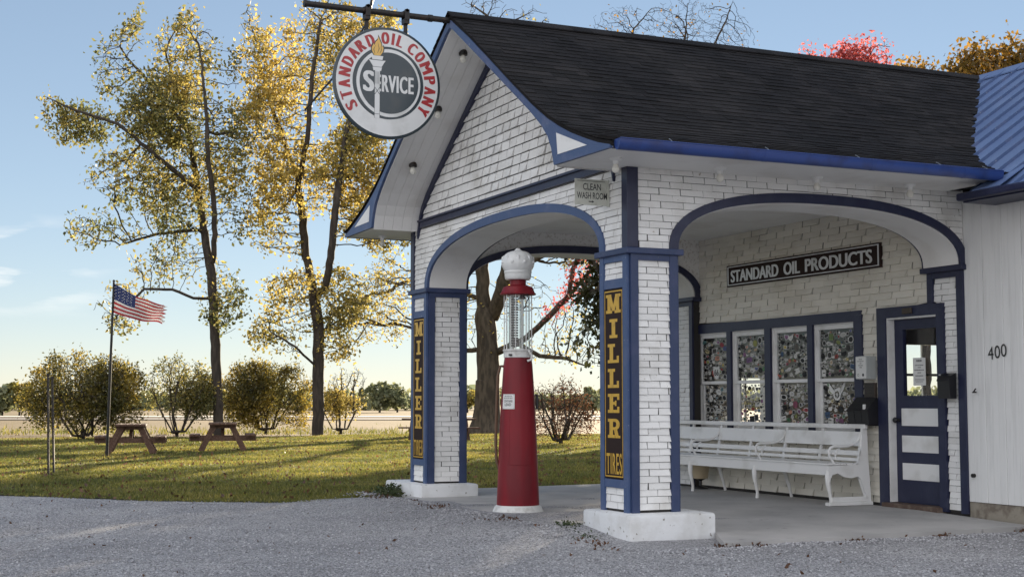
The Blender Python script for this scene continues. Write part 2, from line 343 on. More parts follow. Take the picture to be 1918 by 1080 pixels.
# ------------------------------------------------------------------ the filling station
W, P, Q, D, HC, HT = 5.97, .56, .523, 4.168, 2.629, 3.49
CX = -W / 2
X_, Y_, Z_ = (1, 0, 0), (0, 1, 0), (0, 0, 1)
st = thing("filling_station", "white shingled filling station with navy arched canopy, dark shingle roof and blue metal rear roof", "building")

def shingles(mb, P0, U, V, N, v0, v1, course, width, ivals, gap=.0075, tb=.015, seed=1, curl=.6, hfill=.94):
    rr = random.Random(seed); P0, U, V, N = map(Vector, (P0, U, V, N))
    n = max(1, round((v1 - v0) / course)); course = (v1 - v0) / n
    for i in range(n):
        vb = v0 + i * course; vt = vb + course * hfill  # bare strip of dark backing stands in for the shadow under each course
        A = ivals(vb + .002); B = ivals(vt - .002)
        if len(A) != len(B): A = B = ivals((vb + vt) / 2)
        off = (i % 2) * width / 2 + rr.uniform(-.05, .05) * width
        for (a0, a1), (b0, b1) in zip(A, B):
            lo, hi = min(a0, b0), max(a1, b1); c = lo - width + off % width; first = True
            while c < hi:
                c2 = c + width * rr.uniform(.95, 1.05); g = gap * rr.uniform(.4, 1.6)
                q = [max(c + g, a0), min(c2, a1), min(c2, b1), max(c + g, b0)]
                if q[1] - q[0] < .012 and q[2] - q[3] < .012: c = c2; continue
                if q[1] < q[0]: q[0] = q[1] = (max(a0, min(a1, (q[0] + q[1]) / 2)))
                if q[2] < q[3]: q[2] = q[3] = (max(b0, min(b1, (q[2] + q[3]) / 2)))
                q[1] = max(q[0] + .004, q[1] - (rr.uniform(.003, .010) if rr.random() < .4 * curl else 0))
                dv = rr.uniform(-.002, .0015); t0 = tb * rr.uniform(.7, 1.2); t1 = tb * rr.uniform(.7, 1.2) + (tb * .9 * curl if rr.random() < .35 * curl else 0)
                tt0 = .005 * rr.uniform(.6, 1.4)
                f = lambda u, v, d: P0 + U * u + V * v + N * d
                sk = rr.uniform(-.002, .002)
                mb.hexa([f(q[0], vb + dv, .002), f(q[1], vb + dv + sk, .002), f(q[1], vb + dv + sk, t1), f(q[0], vb + dv, t0),
                         f(q[3], vt, .002), f(q[2], vt, .002), f(q[2], vt, tt0), f(q[3], vt, tt0)])
                c = c2

def sup(c, hw, spring, rise, n):
    f = lambda t: (c + hw * math.copysign(abs(math.cos(t)) ** (2 / n), math.cos(t)), spring + rise * abs(math.sin(t)) ** (2 / n))
    return lambda k=36, grow=0.0: [((p := f(math.pi * i / k))[0] + grow * math.cos(math.pi * i / k), p[1] + grow * math.sin(math.pi * i / k)) for i in range(k + 1)]
SPR = 2.69
side_arch = sup(2.31, 1.785, SPR, .56, 2.4); front_arch = sup(CX + .02, 2.42, SPR, .62, 2.35)
def open_iv(v, c, hw, rise, n, grow, u0, u1):
    if v > SPR + rise + grow: return [(u0, u1)]
    h = (hw + grow) * max(0, 1 - max(0, (v - SPR) / (rise + grow)) ** n) ** (1 / n)
    return [(u0, c - h), (c + h, u1)]

def arch_wall(name, P0, U, N, u0, u1, arch, prm, s0, s1, thick, inner_trim, trim_mat, seed):
    """wall over an arch: core, shingled face, boarded arch underside and the painted arch trim"""
    crv = arch(); o = [(u0, SPR)] + [(u, z) for u, z in crv[::-1]] + [(u1, SPR), (u1, 3.5), (u0, 3.5)]
    core = MB().prism(o, P0, U, Z_, N, -thick, 0).build(name, M['white_board'], st)
    MB().prism([(s0, SPR)] + crv[::-1] + [(s1, SPR), (s1, 3.495), (s0, 3.495)], P0, U, Z_, N, .0005, .003).build("sheathing", M['shingle_gap'], core)
    s = MB(); c, hw, rise, n = prm
    shingles(s, Vector(P0) + Vector(N) * .003, U, Z_, N, SPR + .005, 3.49, .0665, .25, lambda v: open_iv(v, c, hw, rise, n, .05, s0, s1), seed=seed)
    s.build("shingle_siding", M['shingle'], core)
    t = MB().strip(arch(40, -.012), arch(40, .088), P0, U, Z_, N, .002, .034)
    t.build("arch_trim", trim_mat, core, smooth=True)
    if inner_trim:
        MB().strip(arch(40, -.012), arch(40, .088), P0, U, Z_, N, -thick - .03, -thick - .001).build("inner_arch_trim", M['navy'], core, smooth=True)
    MB().strip(arch(48, -.022), arch(48, -.004), P0, U, Z_, N, -thick + .004, -.002).build("arch_underside", M['soffit'], core, smooth=True)
    return core
fw_core = arch_wall("arch_wall", (0, 0, 0), X_, (0, -1, 0), -W, 0, front_arch, (CX + .02, 2.42, .62, 2.35), -W + .09, -.09, Q, True, M['blue'], 3)
rs_core = arch_wall("arch_wall", (0, 0, 0), Y_, X_, Q, D, side_arch, (2.31, 1.785, .56, 2.4), .09, D - .03, P, True, M['navy'], 5)
ls_core = arch_wall("arch_wall", (-W, 0, 0), Y_, (-1, 0, 0), Q, D, side_arch, (2.31, 1.785, .56, 2.4), .09, D - .03, P, True, M['navy'], 6)
for x0, y0, c in ((-.09, -.034, fw_core), (-W - .03, -.034, fw_core)):
    k = MB().bbox((x0, y0, SPR), (x0 + .12, .09, HT), .006); k.build("corner_board", M['navy'], c)

def pier(x0, x1, y0, y1, faces, zb, plinth=None, seed=1, sign=None, cap_ext=(.06, .06, .06, .06)):
    core = MB().box((x0 + .004, y0 + .004, zb), (x1 - .004, y1 - .004, HC)).build("canopy_pier", M['shingle_gap'], st)
    s = MB(); t1_, t2_ = MB(), MB(); pw = .085
    for ax, sgn in faces:
        if ax == 'x': P0 = (x1 if sgn > 0 else x0, 0, 0); U = Y_; N = (sgn, 0, 0); a, b = y0, y1
        else: P0 = (0, y1 if sgn > 0 else y0, 0); U = X_; N = (0, sgn, 0); a, b = x0, x1
        pw_ = min(pw, (b - a) * .2); t = t1_ if (ax == 'y' and sgn < 0 and plinth) else t2_
        if sign and (ax, sgn) == sign: bands = [(zb + .03, .37), (2.40, HC - .06)]
        else: bands = [(zb + .03, HC - .055)]
        for v0, v1 in bands: shingles(s, P0, U, Z_, N, v0, v1, .0655, .235, lambda v: [(a + pw_ - .01, b - pw_ + .01)], seed=seed, curl=.9)
        f = lambda u0, u1, z0, z1, d: t.box(*[tuple(map(fn, *[[Vector(P0)[i] + Vector(U)[i] * uu + Vector(N)[i] * dd + (zz if i == 2 else 0) for i in range(3)] for uu, zz, dd in ((u0, z0, .0), (u1, z1, d))])) for fn in (min, max)])
        f(a + .002, a + pw_, zb, HC, .03); f(b - pw_, b - .002, zb, HC, .03)
        f(a + pw_, b - pw_, HC - .06, HC, .026)
        if sign and (ax, sgn) == sign:
            f(a + pw_, b - pw_, 2.31, 2.40, .026); f(a + pw_, b - pw_, .37, .45, .026)
    s.build("shingle_siding", M['shingle'], core); 
    if t1_.v: t1_.build("front_trim", M['blue'], core)
    t2_.build("corner_trim", M['midblue'] if plinth else M['navy'], core)
    e = cap_ext
    MB().bbox((x0 - e[0], y0 - e[1], HC), (x1 + e[2], y1 + e[3], SPR), .008).build("capital", M['midblue'] if plinth else M['navy'], core)
    if plinth:
        pl = MB(); (ax, ay, az), (bx, by, bz) = plinth; pl.bbox((ax, ay, az), (bx, by, bz), .03)
        o = pl.build("plinth", M['plinth'], core, smooth=True)
    return core
pier(-P, 0, 0, Q, (('x', 1), ('x', -1), ('y', -1), ('y', 1)), .135, ((-.72, -.15, -.3), (.25, .80, .14)), 11, ('y', -1))
pier(-W, -W + P, 0, Q, (('x', 1), ('x', -1), ('y', -1), ('y', 1)), .135, ((-W - .58, -.18, -.3), (-W + P + .25, .62, .14)), 12, ('y', -1))
pc = MB().box((-.30, D - .012, 0), (0, D - .001, HC)); pc.box((-P, D - .012, 2.30), (-.3005, D - .001, HC)); pc = pc.build("wall_pilaster", M['shingle_gap'], st)
s = MB(); shingles(s, (0, D - .011, 0), X_, Z_, (0, -1, 0), .03, HC - .055, .0655, .235, lambda v: [((-.475 if v > 2.30 else -.305), -.09)], seed=13); s.build("shingle_siding", M['shingle'], pc)
t = MB(); t.box((-P, D - .050, 2.295), (-.475, D - .013, HC)); t.box((-.093, D - .050, 0), (-.001, D - .013, HC)); t.box((-.4745, D - .046, HC - .065), (-.0935, D - .013, HC)); t.box((.0, D - .05, 0), (.012, D - .022, HC)); t.build("corner_trim", M['navy'], pc)
MB().bbox((-P - .07, D - .09, HC), (.05, D - .001, SPR), .008).build("capital", M['navy'], pc)
pier(-W, -W + P, D - .11, D, (('y', -1), ('x', -1)), 0, None, 14, None, (.05, .06, .07, -.001))

# ceiling, roof and gable
MB().box((-W + P + .002, Q + .002, 3.5), (-P - .002, D - .002, 3.54)).build("canopy_ceiling", M['soffit'], st)
PROF = [(0, 5.66), (.6, 5.285), (1.19, 4.90), (1.75, 4.53), (2.25, 4.21), (2.58, 4.02), (2.85, 3.89), (3.1, 3.785), (3.4, 3.68), (3.65, 3.60), (3.88, 3.545)]
def hprof(dx): return float(np.interp(abs(dx), [p[0] for p in PROF], [p[1] for p in PROF]))
def mz(y): return 3.39 + .66 * (y - 3.77)
def yvalley(dx): return 3.77 + (hprof(dx) - 3.39) / .66
YF = -.70
up = [(CX - a, z) for a, z in PROF[::-1]] + [(CX + a, z) for a, z in PROF[1:]]
deck = MB()
deck.strip([(x, z - .055) for x, z in up], [(x, z - .008) for x, z in up], (0, 0, 0), X_, Z_, Y_, YF + .02, 3.95)
upn = [q for q in up if abs(q[0] - CX) < 3.0]
deck.strip([(x, z - .06) for x, z in upn], [(x, z - .012) for x, z in upn], (0, 0, 0), X_, Z_, Y_, 3.951, 4.6)
upn = [q for q in up if abs(q[0] - CX) < 2.2]
deck.strip([(x, z - .06) for x, z in upn], [(x, z - .012) for x, z in upn], (0, 0, 0), X_, Z_, Y_, 4.601, 5.3)
roof = deck.build("canopy_roof", M['roof'], st)
arc = [0.0]
for a, b in zip(PROF, PROF[1:]): arc.append(arc[-1] + math.dist(a, b))
tabs = MB(); rr = random.Random(4); EXP = .118
nrow = int(arc[-1] / EXP)
for sgn in (1, -1):
    for r in range(nrow + 1):
        s1 = arc[-1] + .02 - r * EXP; s0 = max(s1 - EXP * 1.08, .0)
        g = lambda s: (float(np.interp(s, arc, [p[0] for p in PROF])), float(np.interp(s, arc, [p[1] for p in PROF])))
        (a1, z1), (a0, z0) = g(min(s1, arc[-1])), g(s0)
        if s1 > arc[-1]: a1 += .02; z1 -= .004
        nx, nz_ = (z0 - z1), (a1 - a0); l = math.hypot(nx, nz_); nx, nz_ = nx / l, nz_ / l
        y = YF - rr.uniform(0, .2); yend = yvalley(a1) + .02
        while y < yend:
            wd = rr.choice((.12, .17, .24, .30)); y2 = min(y + wd, yend); t = rr.choice((.010, .011, .013)); ya = max(y, YF)
            if y2 - ya > .01:
                F = lambda a, z, yy, d: (CX + sgn * (a + nx * d), yy, z + nz_ * d)
                j = rr.uniform(-.003, .003)
                yt = yvalley(a0) + .02 if y2 >= yend - 1e-6 else y2 - .003
                tabs.hexa([F(a1, z1, ya, 0), F(a1, z1, y2 - .003, 0), F(a1, z1, y2 - .003, t + j), F(a1, z1, ya, t + j),
                           F(a0, z0, ya, 0), F(a0, z0, yt, 0), F(a0, z0, yt, .004), F(a0, z0, ya, .004)])
            y = y2
tabs.build("roof_shingles", M['roof'], roof)
rc = MB(); y = YF - .01
while y < 7.1:
    y2 = y + .26; rc.strip([(CX - .15, 5.585), (CX, 5.678), (CX + .15, 5.585)], [(CX - .155, 5.60), (CX, 5.696), (CX + .155, 5.60)], (0, 0, 0), X_, Z_, Y_, y, y2 - .004); y = y2
rc.build("ridge_cap", M['roof'], roof)
LOW = [(0, 5.52), (.13, 5.44), (1.1, 4.82), (1.72, 4.42), (2.2, 4.11), (2.45, 3.93), (2.6, 3.79), (2.68, 3.66), (2.74, 3.485)]
for sgn in (1, -1):
    o = [(CX + sgn * a, z) for a, z in [(.004, 5.60)] + [(a, z - .045) for a, z in PROF[1:]] + [(3.87, 3.47)] + LOW[:0:-1] + [(.004, 5.5)]]
    if sgn < 0: o = o[::-1]
    bb = MB().prism(o, (0, 0, 0), X_, Z_, Y_, -.69, -.655).build("bargeboard", M['blue'], st)
    tri = [(CX + sgn * a, z) for a, z in ((2.80, 3.79), (3.44, 3.565), (2.83, 3.575))]
    MB().prism(tri if sgn > 0 else tri[::-1], (0, 0, 0), X_, Z_, Y_, -.694, -.6905).build("gusset_panel", M['white'], bb)
low = [(CX - a, z - .02) for a, z in LOW[::-1]] + [(CX + a, z - .02) for a, z in LOW[1:]]
gs = MB()
for i in range(5):
    y0 = -.654 + i * .131
    gs.strip(low, [(x, z + .02) for x, z in low], (0, 0, 0), X_, Z_, Y_, y0, y0 + .128)
gs.build("gable_soffit", M['soffit'], st)
gw = MB().prism([(x, z) for x, z in low] , (0, 0, 0), X_, Z_, Y_, .003, .1).build("gable_wall", M['shingle_gap'], st)
sg = MB(); lz = [z - .02 for a, z in LOW][::-1]; la = [a for a, z in LOW][::-1]
def gab(v):
    a = float(np.interp(v, lz, la)) - .03
    return [(CX - a, CX + a)] if a > .03 else []
shingles(sg, (0, .002, 0), X_, Z_, (0, -1, 0), 3.575, 5.42, .110, .215, gab, gap=.009, tb=.018, seed=21, curl=1.3, hfill=.915)
sg.build("shingle_siding", M['shingle'], gw)
gm = MB().strip([(x, z - .10) if abs(x - CX) > .01 else (x, z - .14) for x, z in low], low, (0, 0, 0), X_, Z_, Y_, -.045, -.004)
gm.box((CX - 2.62, -.05, 3.50), (CX + 2.62, -.001, 3.585)); gm.box((CX - 2.66, -.075, 3.575), (CX + 2.66, -.001, 3.60))
gm.build("gable_moulding", M['navy'], gw)
for sgn in (1, -1):
    a, b = sorted((CX + sgn * 3.87, CX + sgn * 2.75)); es = MB()
    a2, b2 = sorted((CX + sgn * 3.85, CX + sgn * 2.987))
    es.box((a, -.654, 3.475), (b, -.04, 3.49)); es.box((a2, -.038, 3.476), (b2, 3.93, 3.4915))
    es.build("eave_soffit", M['soffit'], st)
    f0, f1 = sorted((CX + sgn * 3.85, CX + sgn * 3.875))
    fb = MB().box((f0, -.65, 3.468), (f1, 3.94, 3.545)).build("fascia_board", M['navy'], st)
gt = MB(); gx, gz = CX + 3.935, 3.545; prof = []
for i in range(11):
    t = math.pi + math.pi * i / 10; prof.append((gx + .058 * math.cos(t), gz + .10 * math.sin(t)))
pin = [(gx + (x - gx) * .93, z + .004) for x, z in prof]
gt.strip(prof, pin, (0, 0, 0), X_, Z_, Y_, -.64, 3.80)
gt.prism(prof, (0, 0, 0), X_, Z_, Y_, -.645, -.6405); gt.prism(prof, (0, 0, 0), X_, Z_, Y_, 3.8005, 3.805)
gt.tube([(gx + .058, -.64, gz), (gx + .058, 3.80, gz)], .007, 6)
for y in (.9, 2.15, 3.3): gt.strip([(x + (x - gx) * .04, z - .002) for x, z in prof], prof, (0, 0, 0), X_, Z_, Y_, y, y + .05)
gut = gt.build("eave_gutter", M['gutter'], st, smooth=True)
for y in (-.1, .95, 2.0, 3.0, 3.6):
    ss = MB(); ss.tube([(gx + .05, y, gz + .004), (gx - .02, y + .02, gz + .035), (gx - .06, y + .03, gz + .05)], .004, 5)
    ss.build("gutter_strap", M['steel'], gut)
def lamp(x, y, z, tilt=0.0):
    b = MB(); b.lathe([(.062, 0), (.062, -.008), (.05, -.022), (.03, -.03), (.026, -.06)], (x, y, z), 18)
    o = b.build("eave_lamp", M['white'], st, smooth=True)
    MB().lathe([(.018, -.055), (.022, -.065), (.036, -.095), (.037, -.11), (.028, -.132), (.010, -.143)], (x, y, z), 14).build("light_bulb", M['bulb'], o, smooth=True)
for x, y in ((.40, -.36), (.32, .84), (.24, 2.05), (.24, 3.24)): lamp(x, y, 3.476)
lamp(-6.48, -.27, 3.475)
for a in (.30, 1.11, 1.98):
    z = float(np.interp(a, [q[0] for q in LOW], [q[1] for q in LOW])) - .02
    b = MB(); b.lathe([(.052, -.035), (.052, -.01), (.04, .03)], (CX - a, -.39, z), 18)
    o = b.build("eave_lamp", M['iron'], st, smooth=True)
    MB().lathe([(.02, -.035), (.028, -.05), (.040, -.085), (.038, -.105), (.012, -.13)], (CX - a, -.39, z), 14).build("light_bulb", M['bulb'], o, smooth=True)
sb = MB(); sb.tube([(CX, .4, 5.585), (CX, -2.39, 5.585)], .034, 12); sb.tube([(CX, -2.385, 5.585), (CX, -2.42, 5.585)], .042, 12)
sb.tube([(CX, -.9, 5.585), (CX, -.95, 5.585)], .042, 12); sb.tube([(CX, -1.66, 5.57), (CX - .02, -1.58, 5.9), (CX - .05, -1.4, 6.35)], .018, 8)
sb.tube([(CX, -1.66, 5.5), (CX - .25, -1.95, 4.9), (CX - .5, -2.25, 4.5)], .012, 8)
sb.build("sign_beam", M['iron'], st, smooth=True)

# back wall with the bank of windows and the door
WINS = [(-5.485, -4.69), (-4.585, -3.776), (-3.645, -2.834), (-2.725, -1.90)]
ZS0, ZS1 = .80, 2.165
DX0, DX1, DZ1 = -1.285, -.42, 2.17
def rect_holes(mb, u0, u1, z0, z1, holes, put):
    us = sorted({u0, u1} | {h for q in holes for h in q[:2]})
    for a, b in zip(us, us[1:]):
        cur = z0
        for q in sorted([q for q in holes if q[0] <= a + 1e-6 and q[1] >= b - 1e-6], key=lambda q: q[2]):
            if q[2] > cur: put(a, b, cur, q[2])
            cur = q[3]
        if cur < z1: put(a, b, cur, z1)
bw = MB(); holes = [(a, b, ZS0, ZS1) for a, b in WINS] + [(DX0, DX1, -.2, DZ1)]
rect_holes(bw, -W, 0, -.2, 3.52, holes, lambda a, b, c, d: bw.box((a, D, c), (b, D + .14, d)))
back = bw.build("back_wall", M['shingle_gap'], st)
s = MB()
def bwi(v):
    iv = [(-W + P - .01, -P + .01)]
    for h in ((-5.60, -1.755, .745, 2.28), (-1.43, -.32, -.1, 2.28)):
        if h[2] < v < h[3]:
            out = []
            for a, b in iv:
                if h[0] > a: out.append((a, min(b, h[0])))
                if h[1] < b: out.append((max(a, h[1]), b))
            iv = [q for q in out if q[1] - q[0] > .015]
    return iv
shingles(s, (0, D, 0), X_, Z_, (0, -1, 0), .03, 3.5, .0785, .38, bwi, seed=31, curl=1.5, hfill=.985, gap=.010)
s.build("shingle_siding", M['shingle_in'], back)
t = MB(); yb, yf = D - .001, D - .034
t.box((-5.612, yf, ZS1), (-1.747, yb, 2.292)); t.box((-5.612, yf, .75), (-5.485, yb, ZS1)); t.box((-1.90, yf, .75), (-1.747, yb, ZS1))
for a, b in ((-4.69, -4.585), (-3.776, -3.645), (-2.834, -2.725)): t.box((a, yf, .75), (b, yb, ZS1))
wt = t.build("window_trim", M['navy'], st)
MB().box((-5.66, D - .07, .745), (-1.70, D + .02, .795)).build("window_sill", M['white'], wt)
def stickers(a, b, z0, z1, y, seed, name="stickers"):
    rr = random.Random(seed); bg_, fg, ink = MB(), MB(), MB(); pl_ = []
    def oval(mb, x, z, rx, rz, d, k=12, rot=0.0, shape=0):
        pts = []
        if shape == 1: pts = [(-rx, -rz), (rx, -rz), (rx, rz), (-rx, rz)]
        elif shape == 2: pts = [(-rx, rz), (-rx, -.2 * rz), (0, -rz), (rx, -.2 * rz), (rx, rz), (0, .8 * rz)][::1]
        else: pts = [(rx * math.cos(6.2832 * i / k), rz * math.sin(6.2832 * i / k)) for i in range(k)]
        c, s_ = math.cos(rot), math.sin(rot)
        mb.add([(x + p * c - q * s_, y - d, z + p * s_ + q * c) for p, q in pts], [list(range(len(pts)))])
    tries = 0
    while len(pl_) < 150 and tries < 2200:
        tries += 1; r = rr.choice((.024, .03, .034, .038, .044, .05)) if tries < 900 else rr.choice((.014, .018, .022)); x = rr.uniform(a + r, b - r); z = rr.uniform(z0 + r, z1 - r)
        if any(math.hypot(x - p[0], z - p[1]) < (r + p[2]) * 1.03 for p in pl_): continue
        pl_.append((x, z, r)); sh = rr.choice((0, 0, 0, 1, 2, 0, 1)); ro = rr.uniform(-.3, .3); ra = rr.uniform(.95, 1.4); rx, rz = r * ra, r * .95 / ra
        n = len(pl_) * 2e-5
        if rr.random() < .6:
            oval(bg_, x, z, rx, rz, .0002 + n, rot=ro, shape=sh); oval(fg, x, z, rx * .78, rz * .78, .0005 + n, rot=ro, shape=sh)
        else: oval(fg, x, z, rx, rz, .0004 + n, rot=ro, shape=sh)
        for _ in range(rr.choice((0, 1, 1))):
            oval(ink, x + rr.uniform(-.3, .3) * rx, z + rr.uniform(-.4, .4) * rz, rx * rr.uniform(.15, .5), rz * rr.uniform(.06, .2), .0008 + n + rr.random() * 1e-4, k=8, rot=ro, shape=rr.choice((0, 1)))
    return bg_, fg, ink
for wi, (a, b) in enumerate(WINS):
    f = MB(); y0 = D + .045
    f.box((a, D + .001, ZS0), (a + .012, D + .10, ZS1)); f.box((b - .012, D + .001, ZS0), (b, D + .10, ZS1)); f.box((a + .012, D + .001, ZS1 - .015), (b - .012, D + .10, ZS1))
    wobj = f.build("window", M['white'], st)
    g = MB(); a2, b2 = a + .012, b - .012
    g.bbox((a2, y0 - .02, 1.47), (a2 + .05, y0 + .015, ZS1 - .015), .004); g.bbox((b2 - .05, y0 - .02, 1.47), (b2, y0 + .015, ZS1 - .015), .004)
    g.bbox((a2 + .05, y0 - .019, ZS1 - .07), (b2 - .05, y0 + .014, ZS1 - .016), .004); g.bbox((a2, y0 - .022, 1.445), (b2, y0 + .018, 1.49), .004)
    g.build("upper_sash", M['white'], wobj)
    g = MB(); yl = y0 + .035
    g.bbox((a2, yl - .018, .80), (a2 + .055, yl + .015, 1.45), .004); g.bbox((b2 - .055, yl - .018, .80), (b2, yl + .015, 1.45), .004); g.bbox((a2 + .055, yl - .017, .80), (b2 - .055, yl + .014, .90), .004)
    g.build("lower_sash", M['white'], wobj)
    MB().box((a2 + .05, y0 - .003, 1.49), (b2 - .05, y0, ZS1 - .07)).build("upper_pane", M['glass'], wobj)
    MB().box((a2 + .055, yl - .003, .90), (b2 - .055, yl, 1.445)).build("lower_pane", M['glass'], wobj)
    for k, (zz0, zz1, yy) in enumerate(((1.50, ZS1 - .08, y0 - .0035), (.91, 1.44, yl - .0035))):
        bg_, fg, ink = stickers(a2 + .06, b2 - .06, zz0, zz1, yy, 100 + wi * 2 + k)
        o1 = bg_.build("sticker_borders", M['sticker_white'], wobj); o2 = fg.build("stickers", M['sticker'], wobj); o3 = ink.build("sticker_lettering", M['sticker_black'], wobj)
        if wi == 0 and k == 0:
            e = MB(); sh = [(-.075, .08), (-.085, 0), (-.05, -.08), (0, -.11), (.05, -.08), (.085, 0), (.075, .08), (0, .065)]
            e.prism([(-5.06 + x, 1.62 + z) for x, z in sh], (0, yy, 0), X_, Z_, (0, -1, 0), .002, .003); e.build("shield_sticker", M['sticker_white'], wobj)
            e = MB(); put_text(e, "66", (-5.06, yy - .0035, 1.61), X_, Z_, .09, bold=.03); e.build("shield_digits", M['sticker_black'], wobj)
        if wi == 3 and k == 1:
            e = MB(); e.disc((-2.38, yy - .0025, 1.29), X_, Z_, (0, -1, 0), .045, .075, 0); e.disc((-2.38, yy - .0025, 1.29), X_, Z_, (0, -1, 0), 0, .022, 0)
            e.prism([(-2.33, 1.34), (-2.2, 1.47), (-2.24, 1.36), (-2.31, 1.28)], (0, yy, 0), X_, Z_, (0, -1, 0), .002, .003)
            e.prism([(-2.44, 1.34), (-2.54, 1.43), (-2.53, 1.33), (-2.45, 1.29)], (0, yy, 0), X_, Z_, (0, -1, 0), .002, .003); e.build("winged_wheel_sticker", M['sticker_white'], wobj)
# door
df = MB(); df.box((-1.441, D - .054, 0), (DX0, D - .001, DZ1)); df.box((DX1, D - .054, 0), (-.309, D - .001, DZ1)); df.box((-1.441, D - .054, DZ1), (-.309, D - .001, 2.292))
dfo = df.build("door_frame", M['navy'], st)
j = MB(); j.box((DX0 + .0005, D - .034, .05), (DX0 + .02, D + .12, DZ1)); j.box((DX0 + .02, D - .033, DZ1 - .02), (DX1 - .02, D + .12, DZ1 - .001)); j.box((DX1 - .02, D - .033, .05), (DX1 - .0005, D + .12, DZ1)); j.build("door_jamb", M['white'], dfo)
MB().bbox((-.96, D - .08, 2.20), (-.80, D - .055, 2.265), .006).build("door_closer_plate", M['darkbrown'], dfo)
ax, bx, yd = DX0 + .022, DX1 - .022, D + .062
dr = MB(); GX0, GX1, GZ0, GZ1 = -1.105, -.515, 1.27, 2.03
PAN = [(.31, .50), (.625, .815), (.925, 1.125)]
rect_holes(dr, ax, bx, .048, DZ1 - .022, [(GX0, GX1, GZ0, GZ1)], lambda a, b, c, d: dr.box((a, yd, c), (b, yd + .04, d)))
door = dr.build("door", M['navy'], st)
for z0, z1 in PAN: MB().bbox((-1.16, yd - .008, z0), (-.50, yd - .0005, z1), .003).build("door_panel", M['white'], door)
dm = MB()
for q in ((GX0 - .02, GZ0 - .02, GX0, GZ1 + .02), (GX1, GZ0 - .02, GX1 + .02, GZ1 + .02), (GX0, GZ1, GX1, GZ1 + .02), (GX0, GZ0 - .02, GX1, GZ0)): dm.box((q[0], yd - .012, q[1]), (q[2], yd - .0005, q[3]))
dm.build("glazing_bead", M['navy'], door)
MB().box((GX0, yd + .018, GZ0), (GX1, yd + .022, GZ1)).build("door_pane", M['glass'], door)
h = MB(); h.lathe([(.022, 0), (.022, .005), (.012, .02), (.012, .035), (.03, .045), (.034, .06), (.026, .075), (.01, .08)], (0, 0, 0), 14)
h.v = [(ax + .05 + x, yd - z, .99 + y) for x, y, z in h.v]; h.build("door_handle", M['black'], door, smooth=True)
MB().bbox((DX0 - .05, D - .12, -.05), (DX1 + .04, D + .14, .045), .008).build("threshold", M['kick'], st)
# main house behind: side and rear walls, floor, the long blue metal roof
ho = MB(); XR = 5.2; YR = 10.26
rect_holes(ho, D + .14, YR, -.2, 3.45, [(4.95, 5.55, .85, 1.55), (8.0, 9.2, 1.15, 2.1)], lambda a, b, c, d: ho.box((-W, a, c), (-W + .13, b, d)))
ho.box((-W + .13, YR - .13, -.2), (XR, YR, 3.45)); ho.box((XR - .13, D + .14, -.2), (XR, YR - .13, 3.45))
ho.prism([(D + .2, 3.45), (YR - .2, 3.45), (7.21, 5.50)], (-W, 0, 0), Y_, Z_, X_, .02, .12); ho.prism([(D + .2, 3.45), (YR - .2, 3.45), (7.21, 5.50)], (XR - .14, 0, 0), Y_, Z_, X_, .02, .12)
house = ho.build("rear_house_wall", M['siding'], st)
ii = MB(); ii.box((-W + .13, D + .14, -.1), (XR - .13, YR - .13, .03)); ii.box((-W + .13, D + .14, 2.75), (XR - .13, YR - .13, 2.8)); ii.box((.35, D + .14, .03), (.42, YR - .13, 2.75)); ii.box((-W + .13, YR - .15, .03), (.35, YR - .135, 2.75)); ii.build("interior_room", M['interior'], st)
im = MB()
for y0, y1, z0, z1 in ((4.95, 5.55, .85, 1.55), (8.0, 9.2, 1.15, 2.1)):
    im.box((-W + .02, y0, (z0 + z1) / 2 - .02), (-W + .08, y1, (z0 + z1) / 2 + .02)); im.box((-W + .03, (y0 + y1) / 2 - .015, z0), (-W + .07, (y0 + y1) / 2 + .015, z1))
im.build("side_window_bars", M['white'], house)
sw = MB(); x = .006; k = 0
while x < XR:
    d = .022 + .003 * ((k * 7) % 3); sw.bbox((x, D - d, .134), (x + .092, D, 3.45), .004); x += .0955; k += 1
sid = sw.build("front_siding", M['siding'], st)
MB().box((.004, D - .0, .134), (XR, D + .13, 3.45)).build("siding_backing", M['shingle_gap'], sid)
fo = MB().box((.004, D - .012, -.4), (XR, D + .13, .130)); fo.build("foundation", M['foundation'], st)
hk = MB(); hk.tube([(.16, D - .03, 1.305), (.16, D - .08, 1.30), (.19, D - .10, 1.30), (.22, D - .09, 1.34)], .008, 6); hk.tube([(.10, D - .02, .415), (.10, D - .06, .415)], .022, 8); hk.build("wall_hook", M['iron'], sid)
mr_ = MB(); rib = MB(); x = -6.7; PWD = .305; ey = 3.70
